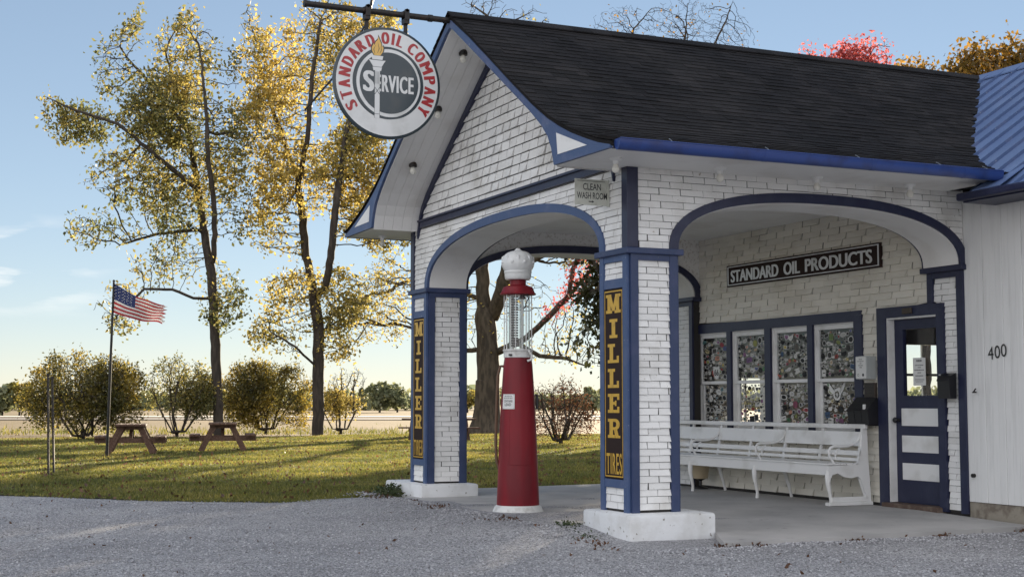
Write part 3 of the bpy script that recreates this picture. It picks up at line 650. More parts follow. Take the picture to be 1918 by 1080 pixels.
while x < 5.9:
    x2 = x + PWD; xm = x if x > CX else x2
    a_ = abs(xm - CX); a2_ = abs((x2 if x > CX else x) - CX)
    def ys(a): return ey if a > 3.50 else max(D + .06, yvalley(a) - .12)
    yA, yB = ys(abs(x - CX)), ys(abs(x2 - CX))
    if x < CX - 3.3: yA = yB = D + .0
    mr_.hexa([(x, yA, mz(yA) - .03), (x2, yB, mz(yB) - .03), (x2, 7.21, mz(7.21) - .03), (x, 7.21, mz(7.21) - .03), (x, yA, mz(yA)), (x2, yB, mz(yB)), (x2, 7.21, mz(7.21)), (x, 7.21, mz(7.21))])
    mr_.hexa([(x, 7.211, mz(7.21) - .03), (x2, 7.211, mz(7.21) - .03), (x2, 10.72, mz(3.70) - .03), (x, 10.72, mz(3.70) - .03), (x, 7.211, mz(7.21)), (x2, 7.211, mz(7.21)), (x2, 10.72, mz(3.70)), (x, 10.72, mz(3.70))])
    rib.hexa([(x - .011, yA - .004, mz(yA) - .01), (x + .011, yA - .004, mz(yA) - .01), (x + .011, 7.205, mz(7.205) - .01), (x - .011, 7.205, mz(7.205) - .01), (x - .007, yA - .004, mz(yA) + .036), (x + .007, yA - .004, mz(yA) + .036), (x + .007, 7.205, mz(7.205) + .036), (x - .007, 7.205, mz(7.205) + .036)])
    x = x2
mro = mr_.build("metal_roof", M['metal_roof'], st); rib.build("roof_seams", M['blue'], mro)
rd = MB().strip([(7.21 - .16, mz(7.05) + .012), (7.21, mz(7.21) + .02), (7.37, mz(7.05) + .012)], [(7.21 - .16, mz(7.05) + .03), (7.21, mz(7.21) + .04), (7.37, mz(7.05) + .03)], (0, 0, 0), Y_, Z_, X_, -6.75, 5.95); rd.build("metal_ridge_cap", M['metal_roof'], mro)
mg = MB().bbox((.50, ey - .085, 3.285), (5.9, ey + .02, 3.365), .02); mg.box((.52, ey + .0, 3.27), (5.9, D - .03, 3.285)); mg.build("metal_roof_gutter", M['navy'], mro)
fl = MB().hexa([(.74, 3.62, 3.355), (1.10, 3.66, 3.375), (1.02, 4.10, mz(4.10) + .012), (.80, 4.16, mz(4.16) + .012), (.74, 3.62, 3.37), (1.10, 3.66, 3.39), (1.02, 4.10, mz(4.10) + .02), (.80, 4.16, mz(4.16) + .02)]); fl.build("valley_flashing", M['metal_roof'], mro)
# ------------------------------------------------------------------ signs
def ringmesh(r0, r1, d, P0, N=(1, 0, 0), U=(0, 1, 0), V=(0, 0, 1), n=72): return MB().disc(P0, U, V, N, r0, r1, d, n)
SY, SZ, SR = -1.443, 4.778, .638
hs = thing("hanging_sign", "round red, white and slate sign with a torch, hanging from the gable beam", "sign", (CX, SY, SZ))
bd = MB(); k = 72
bd.lathe([(SR - .012, -.022), (SR, -.014), (SR, .014), (SR - .012, .022)], (0, 0, 0), k)
bd.v = [(CX + z, SY + x, SZ + y) for x, y, z in bd.v]
bd.build("sign_rim", M['signslate'], hs, smooth=True)
C0 = (CX, SY, SZ); face = MB()
for N_, s_ in ((X_, 1), ((-1, 0, 0), -1)): face.disc(C0, (0, s_, 0), Z_, N_, .415, .606, .0235, k); face.disc(C0, (0, s_, 0), Z_, N_, 0, .393, .0235, k)
CI = (CX, SY + .018, SZ)
face.build("sign_face", M['signwhite'], hs)
sl = MB()
sl.disc(CI, Y_, Z_, X_, .388, .412, .0242, k); sl.disc(CI, Y_, Z_, X_, 0, .35, .0242, k); sl.build("slate_disc", M['signslate'], hs)
lt = MB()
for ch, a in zip("STANDARDOILCOMPANY", (214, 199.5, 185.5, 170.5, 156, 142.5, 129, 114, 93.5, 83, 73.5, 55, 41, 25, 8.5, -5.5, -19.5, -33.5)):
    t = R(a); r = .512; p = Vector((CX + .0247, SY + r * math.cos(t), SZ + r * math.sin(t)))
    wd = {'I': .034, 'M': .135, 'L': .075}.get(ch, .098)
    put_text(lt, ch, p, Y_, Z_, .135, width=wd, bold=0.0, rot=t - math.pi / 2, fat=.085 if ch != 'I' else .055)
lt.build("ring_lettering", M['redink'], hs)
sv = MB()
put_text(sv, "S", (CX + .0250, SY - .225, SZ + .005), Y_, Z_, .235, width=.135, bold=.01, fat=.05)
put_text(sv, "ERVICE", (CX + .0250, SY + .085, SZ - .008), Y_, Z_, .195, width=.455, bold=.008, fat=.028, spacing=1.12)
sv.build("centre_lettering", M['signwhite'], hs)
to = MB(); tx = -.125
def tz(pts, d): to.prism([(SY + tx + x, SZ + z) for x, z in pts], (CX, 0, 0), Y_, Z_, X_, .0235, d)
tz([(-.028, -.41), (.030, -.41), (.034, .14), (-.030, .14)], .0262)
tz([(-.045, .13), (.045, .13), (.055, .17), (-.055, .17)], .0266); tz([(-.05, .175), (.05, .175), (.088, .235), (.10, .25), (-.10, .25), (-.088, .235)], .0266); tz([(-.06, .255), (.06, .255), (.07, .30), (-.07, .30)], .0264)
to.build("torch", M['signwhite'], hs)
td = MB()
for x in (-.016, .0, .016): td.box((CX + .0263, SY + tx + x - .002, SZ - .02), (CX + .0268, SY + tx + x + .002, SZ + .12))
for a, b in (((-.028, -.06), (.03, -.14)), ((.03, -.06), (-.028, -.14))): td.bar((CX + .0265, SY + tx + a[0], SZ + a[1]), (CX + .0265, SY + tx + b[0], SZ + b[1]), .0012, .006, up=(0, 1, 0))
td.box((CX + .0263, SY + tx - .075, SZ + .248), (CX + .0268, SY + tx + .075, SZ + .254)); td.box((CX + .0263, SY + tx - .03, SZ - .365), (CX + .0268, SY + tx + .03, SZ - .36))
for q in ((-.031, -.41, .003), (.030, -.41, .003)): td.box((CX + .0263, SY + tx + q[0], SZ + q[1]), (CX + .0268, SY + tx + q[0] + q[2], SZ + .13))
td.build("torch_outline", M['signslate'], hs)
fm = MB(); fp = [(-.035, .30), (.035, .30), (.066, .35), (.072, .395), (.06, .425), (.05, .40), (.045, .445), (.012, .52), (.008, .53), (.004, .49), (-.022, .46), (-.035, .42), (-.045, .44), (-.068, .39), (-.062, .345)]
fm.prism([(SY + tx + x * 1.18, SZ + .30 + (z - .30) * 1.05) for x, z in fp], (CX, 0, 0), Y_, Z_, X_, .0235, .0262); fm.build("torch_outline", M['signslate'], hs)
fm = MB(); fm.prism([(SY + tx + x, SZ + .303 + (z - .30) * .95) for x, z in fp], (CX, 0, 0), Y_, Z_, X_, .0263, .0270); fm.build("flame", M['flame'], hs)
fd = MB()
for pts in (((-.03, .32), (-.045, .37), (-.02, .42)), ((.0, .33), (.02, .38), (.005, .45)), ((.03, .33), (.048, .37), (.04, .41))): fd.tube([(CX + .0272, SY + tx + x, SZ + z) for x, z in pts], [.002, .004, .001], 4)
fd.build("flame_lines", M['signslate'], hs)
hg = MB()
for y in (-1.69, -1.225):
    zt = SZ + math.sqrt(SR ** 2 - (y - SY) ** 2)
    hg.box((CX - .008, y - .022, zt - .02), (CX + .008, y + .022, 5.50)); hg.box((CX - .05, y - .03, 5.48), (CX + .05, y + .03, 5.535)); hg.box((CX - .06, y - .028, 5.52), (CX - .046, y + .028, 5.64)); hg.box((CX + .046, y - .028, 5.52), (CX + .06, y + .028, 5.64)); hg.tube([(CX - .06, y, 5.63), (CX + .06, y, 5.63)], .02, 8)
    hg.build("sign_hanger", M['iron'], hs); hg = MB()

ws = thing("washroom_sign", "small cream flange sign reading clean wash room, sticking out beside the front arch", "sign", (-.375, -.02, 3.26))
b = MB().bbox((-.380, -.398, 3.135), (-.372, -.03, 3.393), .002); b.box((-.392, -.034, 3.13), (-.36, -.018, 3.40)); b.build("sign_plate", M['wash'], ws)
l = MB(); put_text(l, "CLEAN", (-.3712, -.207, 3.318), Y_, Z_, .066, width=.20, bold=.012); put_text(l, "WASH ROOM", (-.3712, -.208, 3.230), Y_, Z_, .066, width=.335, bold=.012)
l.prism([(-.245, 3.166), (-.205, 3.166), (-.205, 3.158), (-.185, 3.171), (-.205, 3.184), (-.205, 3.176), (-.245, 3.176)], (-.3715, 0, 0), Y_, Z_, X_, 0, .0006); l.box((-.3715, -.37, 3.372), (-.3711, -.06, 3.377))
l.build("sign_lettering", M['ink'], ws)

def slab_letter(mb, ch, x, z, wd, h, put):
    """one slab-serif poster letter out of straight strokes; put(poly) lays a polygon on the sign"""
    s = wd * .27; t = h * .16; e = wd * .10
    B = lambda x0, z0, x1, z1: put(mb, [(x + x0, z + z0), (x + x1, z + z0), (x + x1, z + z1), (x + x0, z + z1)])
    if ch == 'M':
        B(e, 0, e + s * .8, h); B(wd - e - s * .8, 0, wd - e, h); B(0, 0, e * 2 + s * .8, t); B(wd - e * 2 - s * .8, 0, wd, t); B(0, h - t, e + s, h); B(wd - e - s, h - t, wd, h)
        put(mb, [(x + e * .8, z + h), (x + wd / 2 - s * .3, z + h * .12), (x + wd / 2 + s * .3, z + h * .12), (x + wd - e * .8, z + h), (x + wd - e - s * .9, z + h), (x + wd / 2, z + h * .45), (x + e + s * .9, z + h)])
    elif ch == 'I': B(wd / 2 - s / 2, 0, wd / 2 + s / 2, h); B(wd * .2, 0, wd * .8, t); B(wd * .2, h - t, wd * .8, h)
    elif ch == 'L': B(wd * .2, 0, wd * .2 + s, h); B(wd * .06, 0, wd * .9, t); B(wd * .9 - s * .6, 0, wd * .9, h * .36); B(wd * .06, h - t, wd * .34 + s, h)
    elif ch == 'E': B(wd * .18, 0, wd * .18 + s, h); B(wd * .05, 0, wd * .92, t); B(wd * .05, h - t, wd * .92, h); B(wd * .92 - s * .6, 0, wd * .92, h * .32); B(wd * .92 - s * .6, h * .68, wd * .92, h); B(wd * .3, h * .43, wd * .68, h * .57); B(wd * .58, h * .36, wd * .70, h * .64)
    elif ch == 'R':
        B(wd * .16, 0, wd * .16 + s, h); B(wd * .04, 0, wd * .30 + s, t); B(wd * .04, h - t, wd * .62, h); B(wd * .3, h * .42, wd * .62, h * .56)
        n = 10; o = [(x + wd * .60 + wd * .34 * math.sin(math.pi * i / n), z + h * .71 + h * .29 * math.cos(math.pi * i / n)) for i in range(n + 1)]; q = [(x + wd * .58 + wd * .10 * math.sin(math.pi * i / n), z + h * .71 + h * .14 * math.cos(math.pi * i / n)) for i in range(n + 1)]
        for i in range(n): put(mb, [o[i], q[i], q[i + 1], o[i + 1]])
        put(mb, [(x + wd * .50, z + h * .45), (x + wd * .74, z + h * .45), (x + wd * .90, z), (x + wd * .62, z)]); B(wd * .60, 0, wd * .98, t * .8)
def tyre_sign(x0, label):
    zb, zt, wd = .458, 2.302, .385
    o = thing("tyre_sign", label, "sign", (x0 + wd / 2, -.03, (zb + zt) / 2), "upright tyre signs on the front piers")
    MB().bbox((x0, -.026, zb), (x0 + wd, -.006, zt), .003).build("sign_plate", M['brown'], o)
    b = MB(); y = -.0275
    for q in ((x0 + .012, zb + .014, x0 + .022, zt - .014), (x0 + wd - .022, zb + .014, x0 + wd - .012, zt - .014), (x0 + .0225, zb + .014, x0 + wd - .0225, zb + .026), (x0 + .0225, zt - .026, x0 + wd - .0225, zt - .014)): b.box((q[0], y, q[1]), (q[2], -.0262, q[3]))
    b.build("sign_border", M['yellow'], o)
    l = MB(); cnt = [0]
    def put(mb, pts):
        cnt[0] += 1; yy = -.0272 - cnt[0] * 2e-5
        ar = sum(pts[i][0] * pts[(i + 1) % len(pts)][1] - pts[(i + 1) % len(pts)][0] * pts[i][1] for i in range(len(pts)))
        mb.add([(p, yy, q) for p, q in (pts if ar > 0 else pts[::-1])], [list(range(len(pts)))])
    lh, pit = .178, .2435; top = 2.245
    for i, ch in enumerate("MILLER"):
        z = top - lh - i * pit
        wd_ = .30 if ch == 'M' else .27; slab_letter(l, ch, x0 + wd / 2 - wd_ / 2, z, wd_, lh + .008, put)
    put_text(l, "TIRES", (x0 + wd / 2, -.0274, .60), X_, Z_, .205, width=.31, bold=.004, fat=.012, spacing=1.2)
    l.build("sign_lettering", M['yellow'], o)
tyre_sign(-.470, "tall dark sign with yellow letters on the near front pier")
tyre_sign(-W + .09, "tall dark sign with yellow letters on the far front pier, left of the red pump")

pz = thing("products_sign", "long dark board with pale capital letters on the shingled wall above the windows", "sign", (-2.99, D - .03, 2.92))
px0, px1, z0, z1, y = -4.635, -1.350, 2.776, 3.070, D - .05
MB().bbox((px0, y, z0), (px1, D - .012, z1), .004).build("sign_board", M['brown'], pz)
b = MB(); e = .025; g = .012
for q in ((px0 + e, z0 + .03, px0 + e + g * 2, z1 - .03), (px1 - e - g * 2, z0 + .03, px1 - e, z1 - .03)): b.box((q[0], y - .003, q[1]), (q[2], y - .0005, q[3]))
for z in (z0 + .018, z1 - .030): b.box((px0 + e, y - .003, z), (px1 - e, y - .0005, z + g))
b.build("sign_border", M['signwhite'], pz)
l = MB(); put_text(l, "STANDARD", (-3.965, y - .003, 2.915), X_, Z_, .165, width=1.13, bold=.01, fat=.055); put_text(l, "OIL", (-3.11, y - .003, 2.917), X_, Z_, .165, width=.36, bold=.01, fat=.055); put_text(l, "PRODUCTS", (-2.16, y - .003, 2.92), X_, Z_, .165, width=1.33, bold=.01, fat=.055)
l.build("sign_lettering", M['signwhite'], pz)

hn = thing("house_number", "black house number 400 on the white board siding", "house number", (.49, D - .03, 1.72))
for ch, x, dz in (("4", .395, -.012), ("0", .492, -.002), ("0", .585, .012)):
    l = MB(); put_text(l, ch, (x, D - .034, 1.725 + dz), X_, Z_, .135, width=.082, bold=.0, rot=0.03); n0 = len(l.v)
    l.v += [(a, b_ + .008, c) for a, b_, c in l.v]; l.build("digit", M['black'], hn)

nb = thing("notice_box", "grey metal wall box with a printed notice, between the windows and the door", "box", (-1.6, D, 1.6))
b = MB().bbox((-1.70, D - .165, 1.466), (-1.50, D - .002, 1.735), .006); b.box((-1.705, D - .115, 1.462), (-1.494, D - .107, 1.74)); b.build("box_body", M['grey'], nb)
MB().box((-1.695, D - .168, 1.475), (-1.51, D - .1655, 1.728)).build("notice_paper", M['paper'], nb)
l = MB()
for i, s in enumerate(("PLEASE", "DO NOT PUT", "ANY", "STICKERS", "HERE")): put_text(l, s, (-1.602, D - .1687, 1.70 - i * .024), X_, Z_, .014, bold=.02)
l.disc((-1.65, D - .1687, 1.515), X_, Z_, (0, -1, 0), .012, .016, 0, 16); l.disc((-1.56, D - .1687, 1.515), X_, Z_, (0, -1, 0), 0, .018, 0, 16); l.build("notice_print", M['ink'], nb)
vt = MB().bbox((-1.70, D - .05, 1.25), (-1.50, D - .012, 1.425), .004); v = vt.build("wall_vent", M['darkbrown'], None, loc=(-1.6, D - .03, 1.25)); tag(v, "brown slatted vent plate on the wall below the grey notice box", "vent")
s_ = MB()
for i in range(9): s_.box((-1.69, D - .056, 1.262 + i * .018), (-1.51, D - .0495, 1.270 + i * .018))
s_.build("vent_slat", M['black'], v)
br = thing("brochure_holder", "black three-pocket leaflet box with sloping lids on the wall left of the door", "leaflet box", (-1.62, D, .95))
for i in range(3):
    x0 = -1.83 + i * .128; y1 = D - .05
    q = MB().prism([(y1, .93), (y1 - .13, .93), (y1 - .15, 1.10), (y1 - .14, 1.105), (y1, 1.235)], (x0, 0, 0), Y_, Z_, X_, 0, .122); q.build("leaflet_pocket", M['plastic'], br)
    MB().prism([(y1 - .158, 1.088), (y1 - .163, 1.10), (y1 - .01, 1.255), (y1, 1.245), (y1, 1.237), (y1 - .143, 1.107)], (x0 - .002, 0, 0), Y_, Z_, X_, 0, .126).build("pocket_lid", M['black'], br)
MB().box((-1.54, D - .2, 1.10), (-1.50, D - .185, 1.17)).build("price_tag", M['paper'], br)
MB().box((-1.84, D - .05, .92), (-1.44, D - .012, 1.24)).build("backplate", M['plastic'], br)
mbx = thing("wall_mailbox", "black metal letter box on the narrow shingle strip right of the door", "mailbox", (-.21, D - .05, 1.23))
MB().prism([(D - .056, 1.235), (D - .145, 1.235), (D - .155, 1.43), (D - .13, 1.475), (D - .056, 1.505)], (-.302, 0, 0), Y_, Z_, X_, 0, .188).build("letter_box", M['plastic'], mbx)
MB().prism([(D - .165, 1.425), (D - .16, 1.44), (D - .13, 1.485), (D - .054, 1.515), (D - .054, 1.506), (D - .13, 1.476), (D - .157, 1.43)], (-.306, 0, 0), Y_, Z_, X_, 0, .196).build("flap", M['black'], mbx)
tp = MB().box((-.30, D - .135, 1.487), (-.27, D - .128, 1.502)).build("label_clip", M['steel'], mbx)
pn = MB().box((-.945, D + .057, 1.385), (-.735, D + .060, 1.70)); dn = pn.build("paper_notice", M['paper'], None, loc=(-.84, D + .06, 1.385)); tag(dn, "white printed sheet taped inside the glass of the navy door", "notice")
l = MB()
for z, h, wd in ((1.655, .022, .09), (1.61, .009, .14), (1.585, .009, .05), (1.555, .010, .16), (1.525, .009, .06), (1.49, .010, .13), (1.455, .005, .16), (1.44, .005, .16), (1.425, .005, .12)):
    x = -.84 - wd / 2
    while x < -.84 + wd / 2: q = random.uniform(.008, .02); l.box((x, D + .0564, z), (min(x + q, -.84 + wd / 2), D + .0569, z + h)); x += q + .005
l.build("print_lines", M['ink'], dn)
pt = thing("plant_pot", "small cream pot on a dark stand, behind the left end of the white bench", "pot", (-5.15, 3.95, 0))
MB().lathe([(.09, .14), (.10, .15), (.135, .36), (.145, .37), (.145, .42), (.13, .42), (.12, .38)], (-5.05, 3.92, 0), 20).build("pot_bowl", M['pot'], pt, smooth=True)
s_ = MB().lathe([(.11, 0), (.10, .02), (.02, .04), (.02, .11), (.08, .14)], (-5.05, 3.92, 0), 14); s_.build("pot_stand", M['black'], pt, smooth=True)

# ------------------------------------------------------------------ gasoline pump
PX, PY = -2.63, .02
gp = thing("gas_pump", "tall antique red gasoline pump with glass cylinder and white crown globe", "gas pump", (PX, PY, -.03))
def lat(prof, name, mat, n=40, par=gp, mod=None, ang=35): return MB().lathe(prof, (PX, PY, 0), n, mod).build(name, mat, par, smooth=True, ang=ang)
lat([(.288, -.06), (.288, -.02), (.282, -.01), (.262, .035), (.243, .05)], "pump_base", M['pumpwhite'])
bsd = lat([(.239, .05), (.240, .06), (.228, .35), (.212, .8), (.190, 1.25), (.164, 1.62), (.152, 1.70)], "pump_column", M['pumpred'])
dr_ = MB(); 
for z, t0, t1 in ((.50, -.9, .25), (1.20, -.9, .25)): dr_.tube([(PX + (.2235 if z < 1 else .193) * math.cos(t0 + (t1 - t0) * i / 10), PY + (.2235 if z < 1 else .193) * math.sin(t0 + (t1 - t0) * i / 10), z) for i in range(11)], .003, 5)
for t in (-.9, .25): dr_.tube([(PX + (.2235 - .0305 * (i / 6)) * math.cos(t), PY + (.2235 - .0305 * i / 6) * math.sin(t), .5 + .7 * i / 6) for i in range(7)], .003, 5)
dr_.build("access_panel_seam", M['pumpred'], bsd)
lat([(.158, 1.695), (.162, 1.70), (.162, 1.76), (.168, 1.765), (.171, 1.775), (.171, 1.79), (.14, 1.792)], "cylinder_seat", M['pumpwhite'])
lat([(.136, 1.79), (.138, 2.42), (.132, 2.42), (.130, 1.79)], "glass_cylinder", M['glass'])
rd_ = MB()
for i in range(8):
    t = i * math.pi / 4 + .2; rd_.tube([(PX + .157 * math.cos(t), PY + .157 * math.sin(t), 1.78), (PX + .157 * math.cos(t), PY + .157 * math.sin(t), 2.43)], .0062, 8)
rd_.build("guard_rods", M['pumpwhite'], gp, smooth=True)
gi = MB(); gi.tube([(PX + .03, PY + .04, 1.79), (PX + .03, PY + .04, 2.40)], .016, 10); gi.tube([(PX - .02, PY - .07, 1.79), (PX - .02, PY - .07, 2.40)], .03, 10); gi.lathe([(.05, 2.36), (.03, 2.39), (.02, 2.40)], (PX + .03, PY + .04, 0), 12); gi.build("inner_pipe", M['steel'], gp, smooth=True)
gg = MB()
for i in range(20):
    z = 1.82 + i * .029; gg.bbox((PX + .02, PY - .095, z), (PX + .026, PY - .005, z + .021), .003)
gg.build("gallon_markers", M['iron'], gp)
lat([(.196, 2.405), (.205, 2.41), (.207, 2.42), (.190, 2.435), (.178, 2.47), (.165, 2.495), (.11, 2.515), (.092, 2.52), (.092, 2.565), (.10, 2.575), (.09, 2.58)], "pump_cap", M['pumpred'])
def crown(t, z):
    k = max(0, min(1, (z - 2.74) / .16)); return 1 + k * .022 * math.cos(8 * t) + .012 * math.cos(16 * t) * (1 if 2.70 < z < 2.80 else 0)
gl = lat([(.085, 2.575), (.132, 2.578), (.146, 2.59), (.152, 2.63), (.153, 2.655), (.158, 2.66), (.158, 2.672), (.154, 2.678), (.166, 2.70), (.180, 2.73), (.187, 2.765), (.184, 2.80), (.172, 2.835), (.150, 2.865), (.120, 2.888), (.085, 2.902), (.050, 2.910), (.032, 2.922), (.024, 2.935), (.006, 2.942)], "crown_globe", M['milk'], 64, mod=crown, ang=60)
oo = MB(); rr = random.Random(2)
for i in range(8):
    t = i * math.pi / 4; oo.lathe([(.001, -.02), (.018, -.012), (.022, 0), (.016, .014), (.001, .02)], (PX + .182 * math.cos(t), PY + .182 * math.sin(t), 2.775), 8)
    oo.tube([(PX + .178 * math.cos(t + .4), PY + .178 * math.sin(t + .4), 2.75), (PX + .172 * math.cos(t + .4), PY + .172 * math.sin(t + .4), 2.83), (PX + .10 * math.cos(t + .35), PY + .10 * math.sin(t + .35), 2.885)], [.010, .016, .008], 7)
oo.build("crown_relief", M['milk'], gl, smooth=True)
ho_ = MB(); lf = Vector((-.42, -.91, 0))
def hp(o, f, z): return Vector((PX, PY, z)) + lf * o + Vector((.91, -.42, 0)) * f
ho_.tube([hp(.15, -.02, 1.60), hp(.20, 0, 1.60), hp(.225, 0, 1.50), hp(.235, 0, 1.30), hp(.245, 0, 1.0), hp(.25, .0, .75), hp(.245, 0, .60), hp(.235, 0, .52), hp(.222, 0, .48), hp(.215, 0, .45)], .017, 10); ho_.build("hose", M['hose'], gp, smooth=True)
nz_ = MB(); nz_.tube([hp(-.12, .14, 1.775), hp(-.155, .15, 1.72), hp(-.15, .15, 1.67), hp(-.105, .15, 1.655)], .014, 8); nz_.build("nozzle_hook", M['pumpwhite'], gp, smooth=True)
bk = MB(); bk.tube([hp(-.03, .10, 2.39), hp(-.10, .15, 2.395), hp(-.12, .16, 2.36), hp(-.09, .16, 2.30), hp(-.085, .16, 2.26), hp(-.06, .16, 2.24)], .007, 6); bk.lathe([(.02, 0), (.02, .02)], hp(.085, .15, 1.715), 8); bk.tube([hp(-.19, .08, 1.28), hp(-.215, .08, 1.27), hp(-.215, .08, 1.12)], .018, 8); bk.build("fittings", M['black'], gp, smooth=True)
# enamel plate wrapped on the column
pl_ = MB(); ph0, ph1 = -1.55, -.75
def cyl(t, z, d=0): r = np.interp(z, [.8, 1.25, 1.62], [.212, .190, .164]) + d; return (PX + r * math.cos(t), PY + r * math.sin(t), z)
def plate(mb, t0, t1, z0, z1, d):
    n = 10; vs = [cyl(t0 + (t1 - t0) * i / n, z, d) for z in (z0, z1) for i in range(n + 1)]; mb.add(vs, [(i, i + 1, n + 2 + i, n + 1 + i) for i in range(n)])
T0, T1 = -1.46, -.62
plate(pl_, T0, T1, 1.12, 1.285, .005); wp = pl_.build("warning_plate", M['paper'], gp, smooth=True)
ltx = MB()
def wrap_text(s, z, h, wd):
    v, f, w0 = text2d(s, h, 1, .015); v[:, 0] *= wd / w0; tc_ = (T0 + T1) / 2
    ltx.add([cyl(tc_ + (x - wd / 2) / .195, z + y, .0062) for x, y in v], f)
for s, z, h, wd in (("FOR USE AS A", 1.258, .012, .10), ("MOTOR FUEL ONLY", 1.236, .012, .12), ("CONTAINS", 1.196, .024, .115), ("LEAD", 1.155, .03, .085)): wrap_text(s, z, h, wd)
for t in (T0 + .05, T1 - .05):
    for z in (1.13, 1.272): ltx.lathe([(.003, 0), (.003, .004)], cyl(t, z, .006), 6)
ltx.build("plate_lettering", M['ink'], wp)

# ------------------------------------------------------------------ bench
be = thing("settee_bench", "long white wooden settee with scrolled iron arms along the window wall", "bench", (-3.85, 3.75, 0))
XE, XL = -1.55, -6.12
def by(z): return 3.905 + (z - .47) * .20       # the back leans
b = MB().bbox((XL, by(.91) - .022, .885), (XE + .03, by(.91) + .028, .938), .008); b.build("top_rail", M['white'], be)
for xa, xb in ((-6.10, -4.62), (-4.60, -3.09), (-3.07, -1.57)):
    b = MB().bar((xa, by(.765) - .008, .765), (xb, by(.765) - .008, .765), .018, .168, up=(0, .2, 1)); b.build("back_board", M['white'], be)
for z, h in ((.60, .055), (.525, .036)): MB().bar((XL, by(z) - .006, z), (XE, by(z) - .006, z), .018, h, up=(0, .2, 1)).build("back_slat", M['white'], be)
s_ = MB()
for i in range(5): s_.bbox((XL, 3.465 + i * .09, .468), (XE, 3.465 + i * .09 + .082, .488), .004)
s_.build("seat", M['white'], be)
MB().bbox((XL, 3.478, .352), (XE - .045, 3.50, .466), .004).build("apron", M['white'], be); MB().bbox((XL, 3.88, .37), (XE - .045, 3.90, .466), .004).build("back_apron", M['white'], be)
sup_ = [-6.06, -4.61, -3.08, -1.585]
for x in [-5.33, -3.845, -2.33] + sup_:
    MB().bar((x, by(.47) + .014, .47), (x, by(.90) + .014, .90), .045, .022, up=(0, 1, 0)).build("back_stile", M['white'], be)
for x in sup_:
    fr = MB(); cab = [(3.50, .40), (3.485, .33), (3.488, .25), (3.510, .15), (3.525, .07), (3.52, 0)]
    fr.tube([(x, y, z) for y, z in cab], [.034, .034, .028, .022, .019, .022], 8); fr.build("leg", M['white'], be, smooth=True)
    bl = MB().tube([(x, y, z) for y, z in ((3.92, .42), (3.95, .30), (4.0, .15), (4.03, .05), (4.04, 0))], [.03, .027, .022, .018, .02], 8); bl.build("leg", M['white'], be, smooth=True)
    am = MB(); am.tube([(x, y, z) for y, z in ((3.965, .83), (3.93, .755), (3.87, .71), (3.78, .685), (3.68, .682), (3.58, .685), (3.53, .668), (3.505, .63), (3.512, .575), (3.545, .535), (3.57, .50), (3.575, .47))], [.011, .013, .014, .016, .018, .018, .017, .016, .015, .014, .014, .016], 8)
    am.tube([(x, y, z) for y, z in ((3.66, .655), (3.62, .64), (3.595, .60), (3.60, .555), (3.585, .53))], [.010, .013, .013, .012, .010], 7); am.lathe([(.02, -.012), (.024, 0), (.02, .012)], (x, 3.565, .60), 10)
    am.build("scroll_arm", M['white'], be, smooth=True)
ep = MB().prism([(3.475, .46), (3.475, .36), (3.49, .28), (3.525, .355), (3.60, .375), (3.70, .33), (3.80, .315), (3.89, .335), (3.93, .30), (3.985, .15), (4.03, .04), (4.075, .04), (4.06, .30), (4.045, .5), (4.03, .93), (3.975, .93), (3.95, .70), (3.90, .50), (3.86, .47)], (XE - .04, 0, 0), Y_, Z_, X_, 0, .04); ep.build("end_panel", M['white'], be)
b = MB().bbox((XE - .06, 3.46, 0), (XE + .02, 4.09, .042), .008); b.bbox((XE - .045, 3.52, .042), (XE, 4.03, .10), .006); b.build("foot_rail", M['white'], be)
